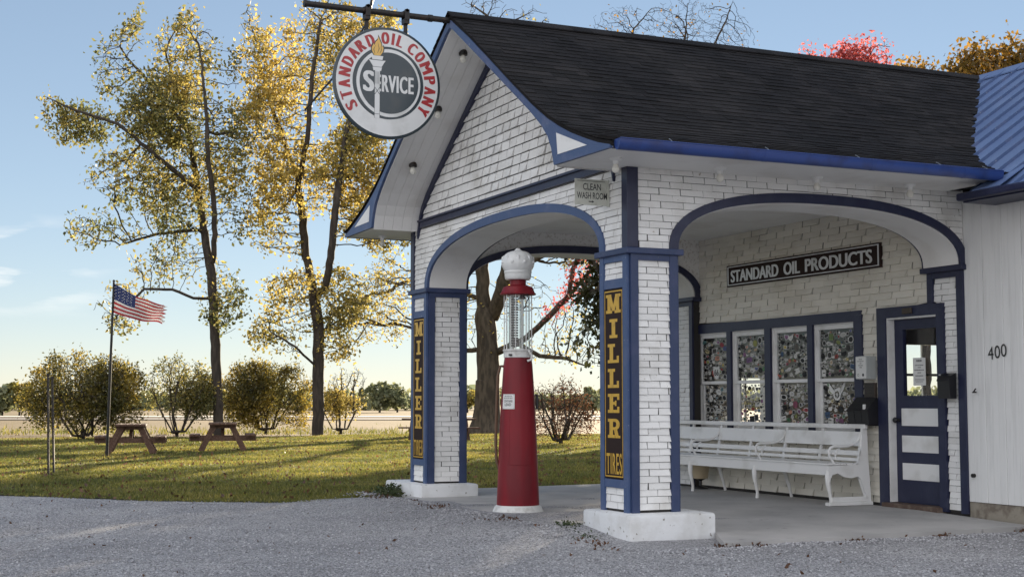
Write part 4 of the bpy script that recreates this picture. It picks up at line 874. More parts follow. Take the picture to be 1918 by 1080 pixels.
# ------------------------------------------------------------------ ground
def ground_mat(name, cols, scale, bump, bscale, rough=.95, spec=.2, stretch=None, vor=None):
    m = bpy.data.materials.new(name); m.use_nodes = True; n = m.node_tree.nodes; L = m.node_tree.links; b = n["Principled BSDF"]
    b.inputs['Roughness'].default_value = rough; b.inputs['Specular IOR Level'].default_value = spec
    t = n.new("ShaderNodeTexCoord"); vec = t.outputs['Object']
    if stretch:
        mp_ = n.new("ShaderNodeMapping"); mp_.inputs['Rotation'].default_value = (0, 0, R(-65.6)); mp_.inputs['Scale'].default_value = stretch; L.new(vec, mp_.inputs[0]); vec = mp_.outputs[0]
    z = n.new("ShaderNodeTexNoise"); z.inputs['Scale'].default_value = scale; z.inputs['Detail'].default_value = 8; z.inputs['Roughness'].default_value = .65; L.new(vec, z.inputs['Vector'])
    r = n.new("ShaderNodeValToRGB"); e = r.color_ramp.elements
    while len(e) < len(cols): e.new(.5)
    for i, (p, c) in enumerate(cols): e[i].position = p; e[i].color = (*c, 1)
    L.new(z.outputs[0], r.inputs[0]); cur = r.outputs[0]
    if vor:
        v = n.new("ShaderNodeTexVoronoi"); v.inputs['Scale'].default_value = vor; L.new(t.outputs['Object'], v.inputs['Vector'])
        hs = n.new("ShaderNodeHueSaturation"); mr_ = n.new("ShaderNodeMapRange"); mr_.inputs[3].default_value = .45; mr_.inputs[4].default_value = 1.6
        sp = n.new("ShaderNodeSeparateColor"); L.new(v.outputs['Color'], sp.inputs[0]); L.new(sp.outputs[0], mr_.inputs[0]); L.new(mr_.outputs[0], hs.inputs['Value']); L.new(cur, hs.inputs['Color']); cur = hs.outputs[0]
        bp = n.new("ShaderNodeBump"); bp.inputs['Strength'].default_value = .9; bp.inputs['Distance'].default_value = .012; bp.invert = True
        L.new(v.outputs['Distance'], bp.inputs['Height']); L.new(bp.outputs[0], b.inputs['Normal'])
    elif bump:
        z2 = n.new("ShaderNodeTexNoise"); z2.inputs['Scale'].default_value = bscale; z2.inputs['Detail'].default_value = 6; L.new(t.outputs['Object'], z2.inputs['Vector'])
        bp = n.new("ShaderNodeBump"); bp.inputs['Strength'].default_value = bump; bp.inputs['Distance'].default_value = .05; L.new(z2.outputs[0], bp.inputs['Height']); L.new(bp.outputs[0], b.inputs['Normal'])
    L.new(cur, b.inputs['Base Color']); return m
M['gravel'] = ground_mat("grey_chip_gravel", [(.25, (.22, .22, .23)), (.45, (.30, .30, .312)), (.6, (.36, .358, .367)), (.75, (.43, .42, .42))], .45, 1, 60, vor=75)
M['soil'] = ground_mat("lawn_soil", [(.3, (.045, .052, .014)), (.5, (.075, .085, .022)), (.7, (.14, .12, .045))], 1.4, .6, 30)
M['field'] = ground_mat("tan_stubble_field", [(.32, (.09, .08, .03)), (.42, (.15, .108, .05)), (.55, (.19, .137, .07)), (.68, (.155, .11, .058)), (.8, (.11, .10, .036))], .05, .5, 3, stretch=(.35, 2.2, 1))
M['road'] = ground_mat("distant_asphalt", [(.3, (.15, .13, .12)), (.7, (.21, .19, .17))], .5, .2, 20)
M['verge'] = ground_mat("pale_road_shoulder", [(.3, (.62, .58, .52)), (.7, (.72, .68, .62))], .5, .2, 20)
def sm(x, a, b): t = np.clip((np.asarray(x, float) - a) / (b - a), 0, 1); return t * t * (3 - 2 * t)
def vn(x, y, s, seed=0):                         # cheap smooth noise
    return (np.sin(x * s * 1.3 + seed) * np.cos(y * s * 1.7 + seed * 2.1) + .6 * np.sin(x * s * 2.9 - y * s * 2.3 + seed * 1.3) + .35 * np.sin(x * s * 6.1 + y * s * 5.3 + seed * .7)) / 1.95
def lot_z(x, y):
    return -.105 + .085 * sm(-np.asarray(x), -.35, .8) * sm(y, -2.2, -.35) + .010 * vn(x, y, 1.1, 1) + .004 * vn(x, y, 4.3, 2)
def bnd(lat): return np.interp(lat, [-14, -9, -7.2, -4.33, -1.8, 0, 30], [22.5, 20.6, 20.05, 18.96, 18.4, 18.3, 18.3])
def grid(name, dn, ds, zf, mat):
    """sheet over a depth x lateral grid seen from the camera position"""
    dd, ll = np.meshgrid(dn, ds, indexing='ij')
    if callable(zf): pass
    X = CAMP[0] + FW[0] * dd + RT[0] * ll; Yy = CAMP[1] + FW[1] * dd + RT[1] * ll
    return X, Yy
def sheet(name, X, Yy, Z, mat):
    a, b = X.shape; V = np.stack([X.ravel(), Yy.ravel(), Z.ravel()], 1); i = np.arange(a * b).reshape(a, b)
    F = np.stack([i[:-1, :-1].ravel(), i[1:, :-1].ravel(), i[1:, 1:].ravel(), i[:-1, 1:].ravel()], 1)
    return tag(npmesh(name, V, F, mat, smooth=True), kind='structure')
lats = np.arange(-16, 16.01, .25); tt = np.linspace(0, 1, 120)
edge = bnd(lats) + .35 + .0 * lats
dd = -14 + (edge[None, :] + 14) * tt[:, None]; ll = np.repeat(lats[None, :], 120, 0)
X = CAMP[0] + FW[0] * dd + RT[0] * ll; Yy = CAMP[1] + FW[1] * dd + RT[1] * ll
sheet("gravel_lot", X, Yy, lot_z(X, Yy) - .012 * sm(dd, edge - .5, edge), M['gravel'])
def lawn_far(lat): return 57 + 2.0 * vn(lat, lat * .3, .25, 3) + np.interp(lat, [-25, -17, 0, 30], [-8, -6, 1.5, 3])
lats2 = np.concatenate([np.arange(-45, -16, 1.0), np.arange(-16, 16, .25), np.arange(16, 45.1, 1.0)]); tt = np.linspace(0, 1, 130) ** 1.3
lo_ = bnd(lats2) + .16 * vn(lats2, lats2, 2.2, 4) + .08 * vn(lats2, lats2 * .5, 7, 5); hi_ = lawn_far(lats2)
dd = lo_[None, :] + (hi_ - lo_)[None, :] * tt[:, None]; ll = np.repeat(lats2[None, :], 130, 0)
X = CAMP[0] + FW[0] * dd + RT[0] * ll; Yy = CAMP[1] + FW[1] * dd + RT[1] * ll
def lawn_z(x, y): return -.095 + .012 * vn(x, y, .5, 6)
LZ = lawn_z(X, Yy); under = (X > -6.75) & (X < 6) & (Yy > -.6) & (Yy < 11); LZ = np.where(under, -.22, LZ)
sheet("lawn", X, Yy, LZ, M['soil'])
ff = [q for q in (-60, 0, 30, 60, 90, 118, 140, 200, 300, 500, 900, 1600, 3000, 5000)]; fl_ = [-4000, -1200, -400, -150, -60, -25, 0, 25, 60, 150, 400, 1200, 4000]
X, Yy = grid("f", np.array(ff, float), np.array(fl_, float), 0, 0); sheet("field", X, Yy, np.full(X.shape, -.25) + .0 * X + np.where((X ** 2 + Yy ** 2) < 1, 0, 0), M['field'])
X, Yy = grid("r", np.array([112., 128.]), np.linspace(-120, 60, 30), 0, 0); sheet("road", X, Yy, np.full(X.shape, -.20), M['road'])
X, Yy = grid("r", np.array([129., 137.]), np.linspace(-120, 60, 30), 0, 0); sheet("road_shoulder", X, Yy, np.full(X.shape, -.14), M['verge'])
# concrete apron under the canopy
xs = np.array([-6.72, -6.0, -4, -2, -.7, .215, .24, .96]); ys_ = np.array([-.30, .4, 1.5, 2.7, 4.10])
A, B_ = np.meshgrid(xs, ys_, indexing='ij'); B_ = B_.copy(); B_[4:, 0] = -.09; B_[6, 0] = .79; B_[7, 0] = .42; B_[6:, 1] = 1.0; Zs = -.02 - .045 * sm(A, -.8, .95) + .018 * sm(B_, 1, 4); sv_ = MB(); n_ = len(ys_)
vs = [(A[i, j], B_[i, j], Zs[i, j]) for i in range(len(xs)) for j in range(n_)]
fs = [(i * n_ + j, (i + 1) * n_ + j, (i + 1) * n_ + j + 1, i * n_ + j + 1) for i in range(len(xs) - 1) for j in range(n_ - 1)]
sv_.add(vs, fs); per = [(i, 0) for i in range(len(xs))] + [(len(xs) - 1, j) for j in range(1, n_)] + [(i, n_ - 1) for i in range(len(xs) - 2, -1, -1)] + [(0, j) for j in range(n_ - 2, 0, -1)]
sk = [(A[i, j], B_[i, j], Zs[i, j]) for i, j in per]; m_ = len(sk)
sv_.add(sk + [(x, y, -.35) for x, y, z in sk], [(i, m_ + i, m_ + (i + 1) % m_, (i + 1) % m_) for i in range(m_)])
slab = tag(sv_.build("concrete_apron", M['concrete']), kind='structure')
cj = MB()
for x in (-4.4, -1.6): cj.box((x - .006, -.40, -.05), (x + .006, 4.0, -.0165))

# loose chippings on the lot and along its edges
def octa(P, S, Rz, squash):
    n = len(P); base = np.array([[1, 0, 0], [0, 1, 0], [-1, 0, 0], [0, -1, 0], [0, 0, 1], [0, 0, -1]], float)
    pts = base[None] * (1 + rng.uniform(-.35, .35, (n, 6, 1))); pts[..., 0] *= rng.uniform(.7, 1.4, (n, 1)); pts[..., 2] *= squash
    c, s_ = np.cos(Rz)[:, None], np.sin(Rz)[:, None]; x = pts[..., 0] * c - pts[..., 1] * s_; y = pts[..., 0] * s_ + pts[..., 1] * c
    tilt = rng.uniform(-.5, .5, (n, 1)); z = pts[..., 2] + x * tilt
    V = np.stack([x, y, z], -1) * S[:, None, None] + P[:, None, :]
    f = np.array([[0, 1, 4], [1, 2, 4], [2, 3, 4], [3, 0, 4], [1, 0, 5], [2, 1, 5], [3, 2, 5], [0, 3, 5]])
    F = (f[None] + 6 * np.arange(n)[:, None, None]).reshape(-1, 3); return V.reshape(-1, 3), F
N = 60000
dp = 9.2 + (19.2 - 9.2) * rng.random(N) ** 1.5; la = rng.uniform(-.375, .375, N) * dp
ok = dp < bnd(la) + .1; dp, la = dp[ok], la[ok]
P_ = np.stack([CAMP[0] + FW[0] * dp + RT[0] * la, CAMP[1] + FW[1] * dp + RT[1] * la], 1)
ok = ~((P_[:, 0] < .98) & (P_[:, 1] > -.44)); P_ = P_[ok]
S = .0045 + .009 * rng.random(len(P_)) ** 2.5
P3 = np.column_stack([P_, lot_z(P_[:, 0], P_[:, 1]) + S * .25])
# a denser margin where chippings pile up along the apron and the plinths
n2 = 5000; ex = np.where(rng.random(n2) < .6, .98 + rng.gamma(1.2, .10, n2), rng.uniform(-6.6, 1.1, n2)); ey_ = np.where(ex > .97, rng.uniform(-.4, 4.05, n2), -.44 - rng.gamma(1.2, .10, n2))
S2 = .005 + .012 * rng.random(n2) ** 2; P2 = np.column_stack([ex, ey_, lot_z(ex, ey_) + S2 * .3])
V, F = octa(np.vstack([P3, P2]), np.concatenate([S, S2]), rng.uniform(0, 6.28, len(P3) + n2), .6)
M['stone'] = mk("limestone_chip", (.355, .355, .372), .85, var=.5, hue=.03)
tag(npmesh("gravel_chippings", V, F, M['stone']), kind='stuff')

# ------------------------------------------------------------------ grass
def blades(P, h, wd, lean):
    n = len(P); a = rng.uniform(0, 6.28, n); dx, dy = np.cos(a), np.sin(a); l = rng.uniform(-1, 1, (n, 2)) * lean
    b0 = P + np.column_stack([dx * wd, dy * wd, np.zeros(n)]); b1 = P - np.column_stack([dx * wd, dy * wd, np.zeros(n)])
    t = P + np.column_stack([l[:, 0] * h, l[:, 1] * h, h]); V = np.stack([b0, b1, t], 1).reshape(-1, 3); return V, np.arange(3 * n).reshape(-1, 3)
M['grass'] = leaf_mat("lawn_grass", [(0, (.07, .095, .02)), (.4, (.17, .18, .035)), (.7, (.31, .27, .06)), (1, (.48, .38, .13))], trans=.5, nscale=.5)
N = 300000
dp = 17.9 + (58 - 17.9) * rng.random(N) ** 1.25; la = rng.uniform(-.40, .10, N) * dp
keep = (dp > bnd(la) + .25 * rng.random(N) ** 2 - .12 + .16 * vn(la, la, 2.2, 4)) & (dp < lawn_far(la) - .2)
gx_ = CAMP[0] + FW[0] * dp + RT[0] * la; gy_ = CAMP[1] + FW[1] * dp + RT[1] * la
keep &= ~((gx_ > -6.74) & (gy_ > -.46)); keep &= ~((gx_ > -6.62) & (gx_ < -5.1) & (gy_ > -.25))
thin = vn(gx_, gy_, .9, 8) + vn(gx_, gy_, 3.1, 9) * .5; keep &= (thin > -.75) | (rng.random(N) < .5)
dp, gx_, gy_ = dp[keep], gx_[keep], gy_[keep]; hgt = (.022 + .034 * rng.random(len(dp))) * (1 + .35 * vn(gx_, gy_, .7, 10))
V, F = blades(np.column_stack([gx_, gy_, lawn_z(gx_, gy_) - .008]), hgt, .004 + dp * .00022, .55)
tag(npmesh("grass", V, F, M['grass']), kind='stuff')

# ------------------------------------------------------------------ trees
def colonize(att, seeds, step, di, dk, iters=160, maxn=5000):
    """space colonisation from given limbs; seeds: list of (points, parent index or None) polylines"""
    nodes, par = [], []
    for pts, pi in seeds:
        last = pi if pi is not None else -1
        for k, p in enumerate(pts):
            if k == 0 and last >= 0: q0 = np.array(nodes[last])
            elif k == 0: nodes.append(np.array(p, float)); par.append(-1); last = 0 if len(nodes) == 1 else len(nodes) - 1; continue
            else: q0 = np.array(nodes[last])
            p = np.array(p, float); m = max(1, int(round(np.linalg.norm(p - q0) / step)))
            for i in range(1, m + 1): nodes.append(q0 + (p - q0) * i / m); par.append(last); last = len(nodes) - 1
    nodes = [np.array(q) for q in nodes]; att = np.array(att); nd = np.full(len(att), 1e9); ni = np.zeros(len(att), int); alive = np.ones(len(att), bool)
    def upd(i0):
        A = np.array(nodes[i0:])
        for c in range(0, len(A), 400):
            d = np.linalg.norm(att[:, None, :] - A[None, c:c + 400], axis=2); j = d.argmin(1); dm = d[np.arange(len(att)), j]
            b = dm < nd; nd[b] = dm[b]; ni[b] = j[b] + i0 + c
    upd(0)
    for it in range(iters):
        act = alive & (nd < di) & (nd > dk)
        if not act.any() or len(nodes) > maxn: break
        i0 = len(nodes); idx = ni[act]; v = att[act] - np.array(nodes)[idx]; v /= np.linalg.norm(v, axis=1)[:, None]
        for k in np.unique(idx):
            s_ = v[idx == k].sum(0); l = np.linalg.norm(s_)
            if l < .05: continue
            g = s_ / l + rng.normal(0, .16, 3); g /= np.linalg.norm(g)
            nodes.append(nodes[k] + g * step); par.append(int(k))
        if len(nodes) == i0: break
        upd(i0); alive &= nd > dk
    return np.array(nodes), np.array(par)
def skeleton(nodes, par, tip, expo, rmax=None, minr=None, sides=6):
    n = len(nodes); ch = [[] for _ in range(n)]
    for i, p in enumerate(par):
        if p >= 0: ch[p].append(i)
    acc = np.zeros(n)
    for i in range(n - 1, -1, -1):
        if not ch[i]: acc[i] = tip ** expo
        if par[i] >= 0: acc[par[i]] += acc[i] * (1.0) + 1e-7
    nt_ = max(2.0, acc[0] / tip ** expo); expo2 = math.log(nt_) / math.log(max(2.0, (rmax or .3) / tip)); rad = tip * (acc / tip ** expo) ** (1 / expo2)
    rad = np.minimum(rad, rmax)
    mb = MB(); start = [i for i in range(n) if par[i] < 0]; stack = [(s_, None) for s_ in start]
    while stack:
        i, fr = stack.pop(); pts = [] if fr is None else [nodes[fr]]; rs = [] if fr is None else [rad[i] * 1.05]
        while True:
            pts.append(nodes[i]); rs.append(rad[i])
            if not ch[i]: break
            c = sorted(ch[i], key=lambda k: -rad[k]); stack += [(k, i) for k in c[1:]]; i = c[0]
        if len(pts) > 1: mb.tube(pts, rs, max(3, min(12, int(3 + rs[0] * 60))) if rs[0] > .02 else 3, cap=False)
    return mb, rad, ch
def leaves(P, size, spread, per, asp=.6, droop=.3):
    n = len(P) * per; C = np.repeat(P, per, 0) + rng.normal(0, spread, (n, 3)); C[:, 2] -= abs(rng.normal(0, spread * droop, n))
    a = rng.normal(0, 1, (n, 3)); a[:, 2] -= .5; a /= np.linalg.norm(a, axis=1)[:, None]; b = np.cross(a, rng.normal(0, 1, (n, 3))); b /= np.linalg.norm(b, axis=1)[:, None]
    s_ = size * rng.uniform(.55, 1.25, (n, 1)); nrm = np.cross(a, b)
    V = np.stack([C - a * s_ * .5, C + b * s_ * asp * .5 + a * s_ * .08 + nrm * s_ * .1, C + a * s_ * .55, C - b * s_ * asp * .5 + a * s_ * .08 + nrm * s_ * .1], 1).reshape(-1, 3)
    return V, np.arange(4 * n).reshape(-1, 4)
LEAFN = [0]
def tree(name, label, cat, px, py, dep, limbs, blobs, leafmat, bark, step=.26, di=3.0, dk=.24, rmax=.35, tip=.010, expo=2.4, lsize=.15, lper=5, lspread=.22, ddep=1.0, group=None, jit=.25, extra=None, noise=.06, ttrunk="trunk", zg=-.1, natt=2.4, clump=1.1):
    """limbs and blobs are given in photograph-scaled offsets from the foot and turned into metres at the tree's own distance"""
    k = dep / 2668.76; foot = dl(dep, (px - 959) * k, zg)
    cv = lambda x, y, d=0.0: foot + RT * (x - px) * k + FW * d + np.array([0, 0, (py - y) * k])
    root = thing(name, label, cat, tuple(foot), group)
    seeds, names = [], {}; cnt = 0; nodes_acc = []
    att, dens = [], []
    for cx, cy, rx, ry, n, ld in blobs:
        n = int(n * natt)
        u = rng.normal(0, 1, (n, 3)); u /= np.linalg.norm(u, axis=1)[:, None]; u *= rng.random((n, 1)) ** (1 / 2.2)
        rd = min(rx, max(ry, rx * .7)) * ddep
        for a, b, c in u: att.append(cv(cx + a * rx, cy + b * ry, c * rd * k)); dens.append(ld)
    att = np.array(att); dens = np.array(dens)
    # limbs: list of polylines (x, y, depth offset); the first is the trunk, the rest start from their nearest earlier point
    allp = []
    S_ = []
    for li, pl_ in enumerate(limbs):
        pts = [cv(*q) for q in pl_]
        if li == 0: S_.append((pts, None))
        else: S_.append((pts, 'near'))
    nodes, par = [], []
    for pts, mode in S_:
        if mode is None: nodes.append(pts[0]); par.append(-1); last = 0; rest = pts[1:]
        else:
            dn = np.linalg.norm(np.array(nodes) - pts[0], axis=1); last = int(dn.argmin()); rest = pts
        for p in rest:
            q0 = nodes[last]; m = max(1, int(round(np.linalg.norm(p - q0) / step)))
            for i in range(1, m + 1):
                w_ = rng.normal(0, noise, 3) * (1 if i < m else 0); w_[2] *= .4
                nodes.append(q0 + (p - q0) * i / m + w_ * step); par.append(last); last = len(nodes) - 1
    # grow on from there
    base_n, base_p = nodes, par
    nodes, par = colonize_from(base_n, base_p, att, step, di, dk)
    mb, rad, ch = skeleton(nodes, par, tip, expo, rmax)
    # root flare
    o = mb.build(ttrunk, bark, root, smooth=True, ang=180)
    thinn = np.where(rad < tip * 2.9)[0]
    if len(thinn) and leafmat is not None:
        ld = np.empty(len(thinn))
        for c in range(0, len(thinn), 500):
            d = np.linalg.norm(nodes[thinn[c:c + 500]][:, None] - att[None], axis=2); ld[c:c + 500] = dens[d.argmin(1)]
        P = []
        for i, q in zip(thinn, ld):
            g_ = nodes[i] - foot; kf = q * lper * np.clip(1.05 + 2.3 * (vn(g_[0] + g_[2] * .7, g_[1] - g_[2] * .6, clump, px % 7) ), .12, 2.4); m = int(kf) + (rng.random() < kf - int(kf))
            if m: P.append(np.repeat(nodes[i][None], m, 0))
        if P:
            V, F = leaves(np.vstack(P), lsize, lspread, 1); LEAFN[0] += len(F)
            if extra is not None:
                for (cx, cy, rx, ry, n, mt) in extra: pass
            npmesh("crown", V, F, leafmat, root); print('TREE', label[:30], len(nodes), len(F))
    return root, nodes, rad, cv
def colonize_from(nodes, par, att, step, di, dk, iters=260, maxn=6500):
    nodes = [np.array(q, float) for q in nodes]; par = list(par); nd = np.full(len(att), 1e9); ni = np.zeros(len(att), int); alive = np.ones(len(att), bool)
    def upd(i0):
        A = np.array(nodes[i0:])
        for c in range(0, len(A), 300):
            d = np.linalg.norm(att[:, None, :] - A[None, c:c + 300], axis=2); j = d.argmin(1); dm = d[np.arange(len(att)), j]
            b = dm < nd; nd[b] = dm[b]; ni[b] = j[b] + i0 + c
    upd(0)
    for it in range(iters):
        act = alive & (nd < di) & (nd > dk)
        if not act.any() or len(nodes) > maxn: break
        i0 = len(nodes); idx = ni[act]; NA = np.array(nodes); v = att[act] - NA[idx]; v /= np.linalg.norm(v, axis=1)[:, None]
        order = np.argsort(idx); idx, v = idx[order], v[order]; u, st_ = np.unique(idx, return_index=True); sums = np.add.reduceat(v, st_, axis=0)
        for k, s_ in zip(u, sums):
            l = np.linalg.norm(s_)
            if l < .05: continue
            g = s_ / l + rng.normal(0, .20, 3); g /= np.linalg.norm(g); nodes.append(NA[k] + g * step); par.append(int(k))
        if len(nodes) == i0: break
        upd(i0); alive &= nd > dk
    return np.array(nodes), np.array(par)

GOLD = leaf_mat("golden_leaves", [(0, (.13, .14, .04)), (.3, (.29, .25, .07)), (.6, (.55, .43, .12)), (1, (.68, .50, .12))], trans=.58, vlo=.6, vhi=1.3)
GREENGOLD = leaf_mat("green_gold_leaves", [(0, (.075, .09, .035)), (.42, (.17, .175, .06)), (.7, (.42, .34, .095)), (1, (.62, .46, .11))], trans=.58, vlo=.6, vhi=1.3)
OLIVE = leaf_mat("olive_bush_leaves", [(0, (.055, .065, .02)), (.4, (.14, .13, .036)), (.7, (.34, .26, .05)), (1, (.52, .37, .06))], trans=.58, nscale=.8, vhi=1.3)
OAK = leaf_mat("dark_oak_leaves", [(0, (.022, .030, .012)), (.6, (.05, .05, .016)), (.9, (.08, .06, .02)), (1, (.15, .08, .03))], trans=.35)
RED = leaf_mat("red_maple_leaves", [(0, (.30, .07, .07)), (.5, (.58, .12, .11)), (1, (.72, .24, .18))], trans=.55)
AMBER = leaf_mat("amber_maple_leaves", [(0, (.075, .065, .02)), (.4, (.20, .13, .028)), (.75, (.46, .25, .035)), (1, (.60, .34, .05))], trans=.5)
RUST = leaf_mat("rusty_sparse_leaves", [(0, (.07, .035, .02)), (.6, (.15, .07, .035)), (1, (.25, .12, .05))], trans=.4)
BARK, BARK2 = M['bark'], M['bark2']
tree("cottonwood_tree", "tall leaning slender tree with green and gold leaves, behind the flag and the picnic tables", "tree", 412, 815, 55.1,
     [[(412, 818), (411, 770), (407, 700), (402, 620), (398, 560), (393, 505)], [(385, 470), (369, 403, .5), (355, 340, 1), (340, 260, 1), (318, 170, .5), (300, 90, 0)], [(397, 490, -.1), (404, 440, -.4), (402, 380, -.6), (394, 300, -1), (388, 200, -1), (370, 90, -.5)],
      [(366, 560, -.5), (330, 545, -.8), (280, 545, -1), (235, 590, -1)], [(369, 430), (330, 425, 1), (270, 432, 1.2), (200, 450, 1.5)], [(355, 345), (290, 290, -1), (230, 240, -1.4), (150, 215, -1.5), (95, 190, -1.5)], [(330, 220), (270, 150, .5), (215, 90, .8), (195, 60, .8)]],
     [(240, 45, 17, 45, 40, 1.1), (345, 45, 20, 50, 45, 1), (188, 95, 18, 36, 30, 1.2), (292, 75, 18, 45, 36, 1), (430, 130, 18, 50, 30, .9), (200, 120, 40, 65, 75, 1), (300, 205, 95, 95, 280, 1), (395, 260, 75, 95, 210, 1.1), (145, 225, 70, 40, 110, 1), (345, 80, 55, 70, 90, .75), (235, 50, 26, 35, 30, .9), (255, 330, 110, 55, 150, .8), (180, 430, 70, 40, 60, .45), (320, 490, 90, 40, 70, .35), (225, 575, 55, 55, 60, .55), (418, 560, 45, 70, 80, .8), (350, 385, 80, 70, 120, .7), (440, 380, 40, 70, 70, .7)],
     GREENGOLD, BARK, rmax=.19, lper=7.0, lsize=.175, lspread=.15, natt=3.2, clump=.75)
tree("cottonwood_tree", "tall forked yellow-leaved tree with straight dark trunk, just left of the canopy gable", "tree", 597, 812, 56.9,
     [[(597, 816), (597, 740), (597, 670), (595, 600)], [(578, 520, .5), (564, 463, .8), (555, 380, 1), (545, 320, 1), (520, 250, 1), (490, 170, 1), (470, 90, .5)], [(612, 540, -.5), (624, 486, -1), (632, 400, -1.2), (640, 330, -1), (650, 250, -1), (668, 170, -.5), (690, 90, 0)], [(550, 350, .5), (575, 260, -.5), (585, 150, -1), (600, 40, -1)],
      [(597, 690), (560, 650, -1), (520, 625, -1.5)], [(600, 620), (640, 590, 1), (665, 560, 1.5)], [(640, 330), (690, 300, 1), (730, 280, 1.5)]],
     [(458, 25, 17, 40, 36, 1), (535, 70, 18, 50, 36, 1), (575, 60, 16, 50, 30, 1), (640, 30, 18, 45, 30, 1), (470, 90, 36, 70, 80, 1), (540, 170, 65, 85, 170, .9), (480, 220, 55, 70, 110, 1), (620, 110, 70, 110, 190, .9), (705, 60, 60, 60, 90, .8), (555, 330, 90, 85, 200, 1), (660, 300, 75, 85, 190, 1.1), (685, 390, 60, 55, 100, 1), (500, 420, 50, 60, 70, .6), (560, 560, 85, 65, 140, .9), (640, 560, 55, 60, 90, .9), (515, 625, 55, 40, 60, .9), (630, 645, 45, 35, 50, .8), (600, 10, 60, 50, 60, .8), (745, 150, 45, 90, 80, .9), (725, 440, 55, 35, 60, .7)],
     GOLD, BARK, rmax=.23, lper=6.8, lsize=.175, lspread=.15, natt=3.2, clump=.75)
big, bn, br_, bcv = tree("maple_tree", "massive nearly bare old tree with thick trunk, seen through the arch behind the red pump", "tree", 914, 808, 62.0,
     [[(912, 812), (914, 770), (915, 700), (913, 650), (910, 610)], [(903, 540), (903, 490), (905, 420), (910, 300, 1), (922, 150, 1), (930, 35, 1), (912, 8, 1), (885, -12, 1)], [(925, 590), (942, 540, -1), (952, 495, -1.5), (965, 430, -2), (985, 330, -2), (1010, 220, -2), (1020, 90, -2)], [(930, 660), (980, 640, -2), (1022, 604, -3), (1060, 565, -3.5), (1090, 530, -4), (1122, 500, -4), (1165, 430, -4.5), (1190, 340, -5)],
      [(1060, 568, -3.5), (1066, 520, -3.8), (1085, 478, -4), (1092, 420, -4)], [(945, 530, -1.2), (985, 500, -2), (1030, 480, -2.5), (1058, 498, -3)], [(905, 655), (872, 655, 1), (838, 632, 2), (790, 622, 3), (735, 597, 4), (690, 610, 4.5), (655, 625, 5)], [(903, 560), (870, 545, 2), (800, 508, 3), (730, 515, 4), (680, 500, 4)], [(960, 640, -1.5), (1010, 668, -1), (1060, 672, -.5), (1110, 690, 0)]],
     [(905, 5, 50, 35, 90, 0), (985, 25, 50, 30, 70, .03), (1000, 80, 60, 50, 70, .05), (880, 260, 150, 140, 320, 1.2), (1010, 260, 150, 140, 320, 1.2), (1130, 330, 110, 100, 160, 1.2), (850, 380, 80, 70, 130, 1.2), (985, 390, 130, 60, 220, 1.2), (1130, 400, 90, 65, 220, 1.8), (1215, 390, 70, 80, 180, 1.8), (1040, 425, 80, 40, 130, 1.6), (1110, 435, 115, 36, 220, 2.2), (725, 555, 60, 90, 160, .45), (655, 600, 50, 60, 60, .5), (850, 570, 40, 90, 90, .12), (1045, 655, 75, 35, 80, .12), (1080, 470, 50, 45, 60, .1), (985, 560, 60, 50, 70, .08), (1060, 590, 50, 40, 60, .1), (905, 620, 40, 45, 70, .1)],  # dense leaf masses behind the gable added to shade lawn and lot
     GOLD, BARK2, rmax=.50, tip=.010, lper=9, expo=2.1)
root_f = MB().lathe([(.92, -.1), (.76, .12), (.64, .5), (.56, 1.1), (.52, 2.2), (.3, 2.4)], tuple(dl(62.0, (913 - 959) * 62 / 2668.76, -.1)), 14, mod=lambda t, z: 1 + .10 * math.sin(3 * t + 1) * max(0, 1.2 - z)); root_f.build("root_flare", BARK2, big, smooth=True)
P = []
for a, b in (((1022, 604, -3), (1060, 565, -3.5)), ((1060, 565, -3.5), (1090, 530, -4)), ((1090, 530, -4), (1122, 500, -4)), ((1060, 568, -3.5), (1066, 520, -3.8)), ((1085, 478, -4), (1066, 520, -3.8))):
    A_, B2 = bcv(*a), bcv(*b)
    for i in range(170): P.append(A_ + (B2 - A_) * rng.random() + rng.normal(0, .22, 3))
V, F = leaves(np.array(P), .13, .05, 1); npmesh("red_vine", V, F, RED, big)
tree("bare_tree", "bare twiggy grey tree rising behind the dark roof ridge", "tree", 1270, 800, 58.0,
     [[(1270, 803), (1268, 500), (1265, 300)], [(1230, 180, 1), (1180, 80, 1), (1195, 20, 1), (1230, -20, 1)], [(1290, 170, -1), (1330, 90, -1), (1360, 30, -1), (1380, -30, -1)], [(1265, 200), (1275, 110), (1290, 40)]],
     [(1170, 40, 65, 55, 190, .06), (1290, 30, 85, 60, 260, .03), (1375, 50, 50, 50, 160, .03), (1180, 75, 26, 14, 40, .9), (1305, 82, 16, 9, 16, .9), (1280, 200, 120, 80, 140, .2)],
     AMBER, BARK, rmax=.11, tip=.0055, di=3.0, dk=.17, step=.18, natt=4.5, lsize=.13, lper=2.5)
tree("oak_tree", "dense dark oak with rusty tinges, behind the near pier and the canopy", "tree", 1215, 815, 45.0,
     [[(1215, 818), (1215, 700), (1220, 620)], [(1160, 560, -1), (1120, 530, -1)], [(1260, 520, 1), (1300, 430, 1)]],
     [(1180, 610, 105, 75, 260, 1.2), (1150, 540, 70, 65, 200, 1.2), (1270, 470, 190, 170, 700, 1.1), (1110, 650, 45, 35, 50, .8), (1290, 650, 90, 70, 200, 1), (1380, 450, 120, 150, 350, 1), (1090, 330, 150, 120, 260, .9), (1260, 240, 220, 120, 420, .9)],  # hidden upper crown widened and thickened to keep sun off the lot
     OAK, BARK, step=.28, di=3, dk=.3, natt=1.6, rmax=.26, lsize=.20, lper=11, lspread=.22, ddep=1.6, clump=.5)
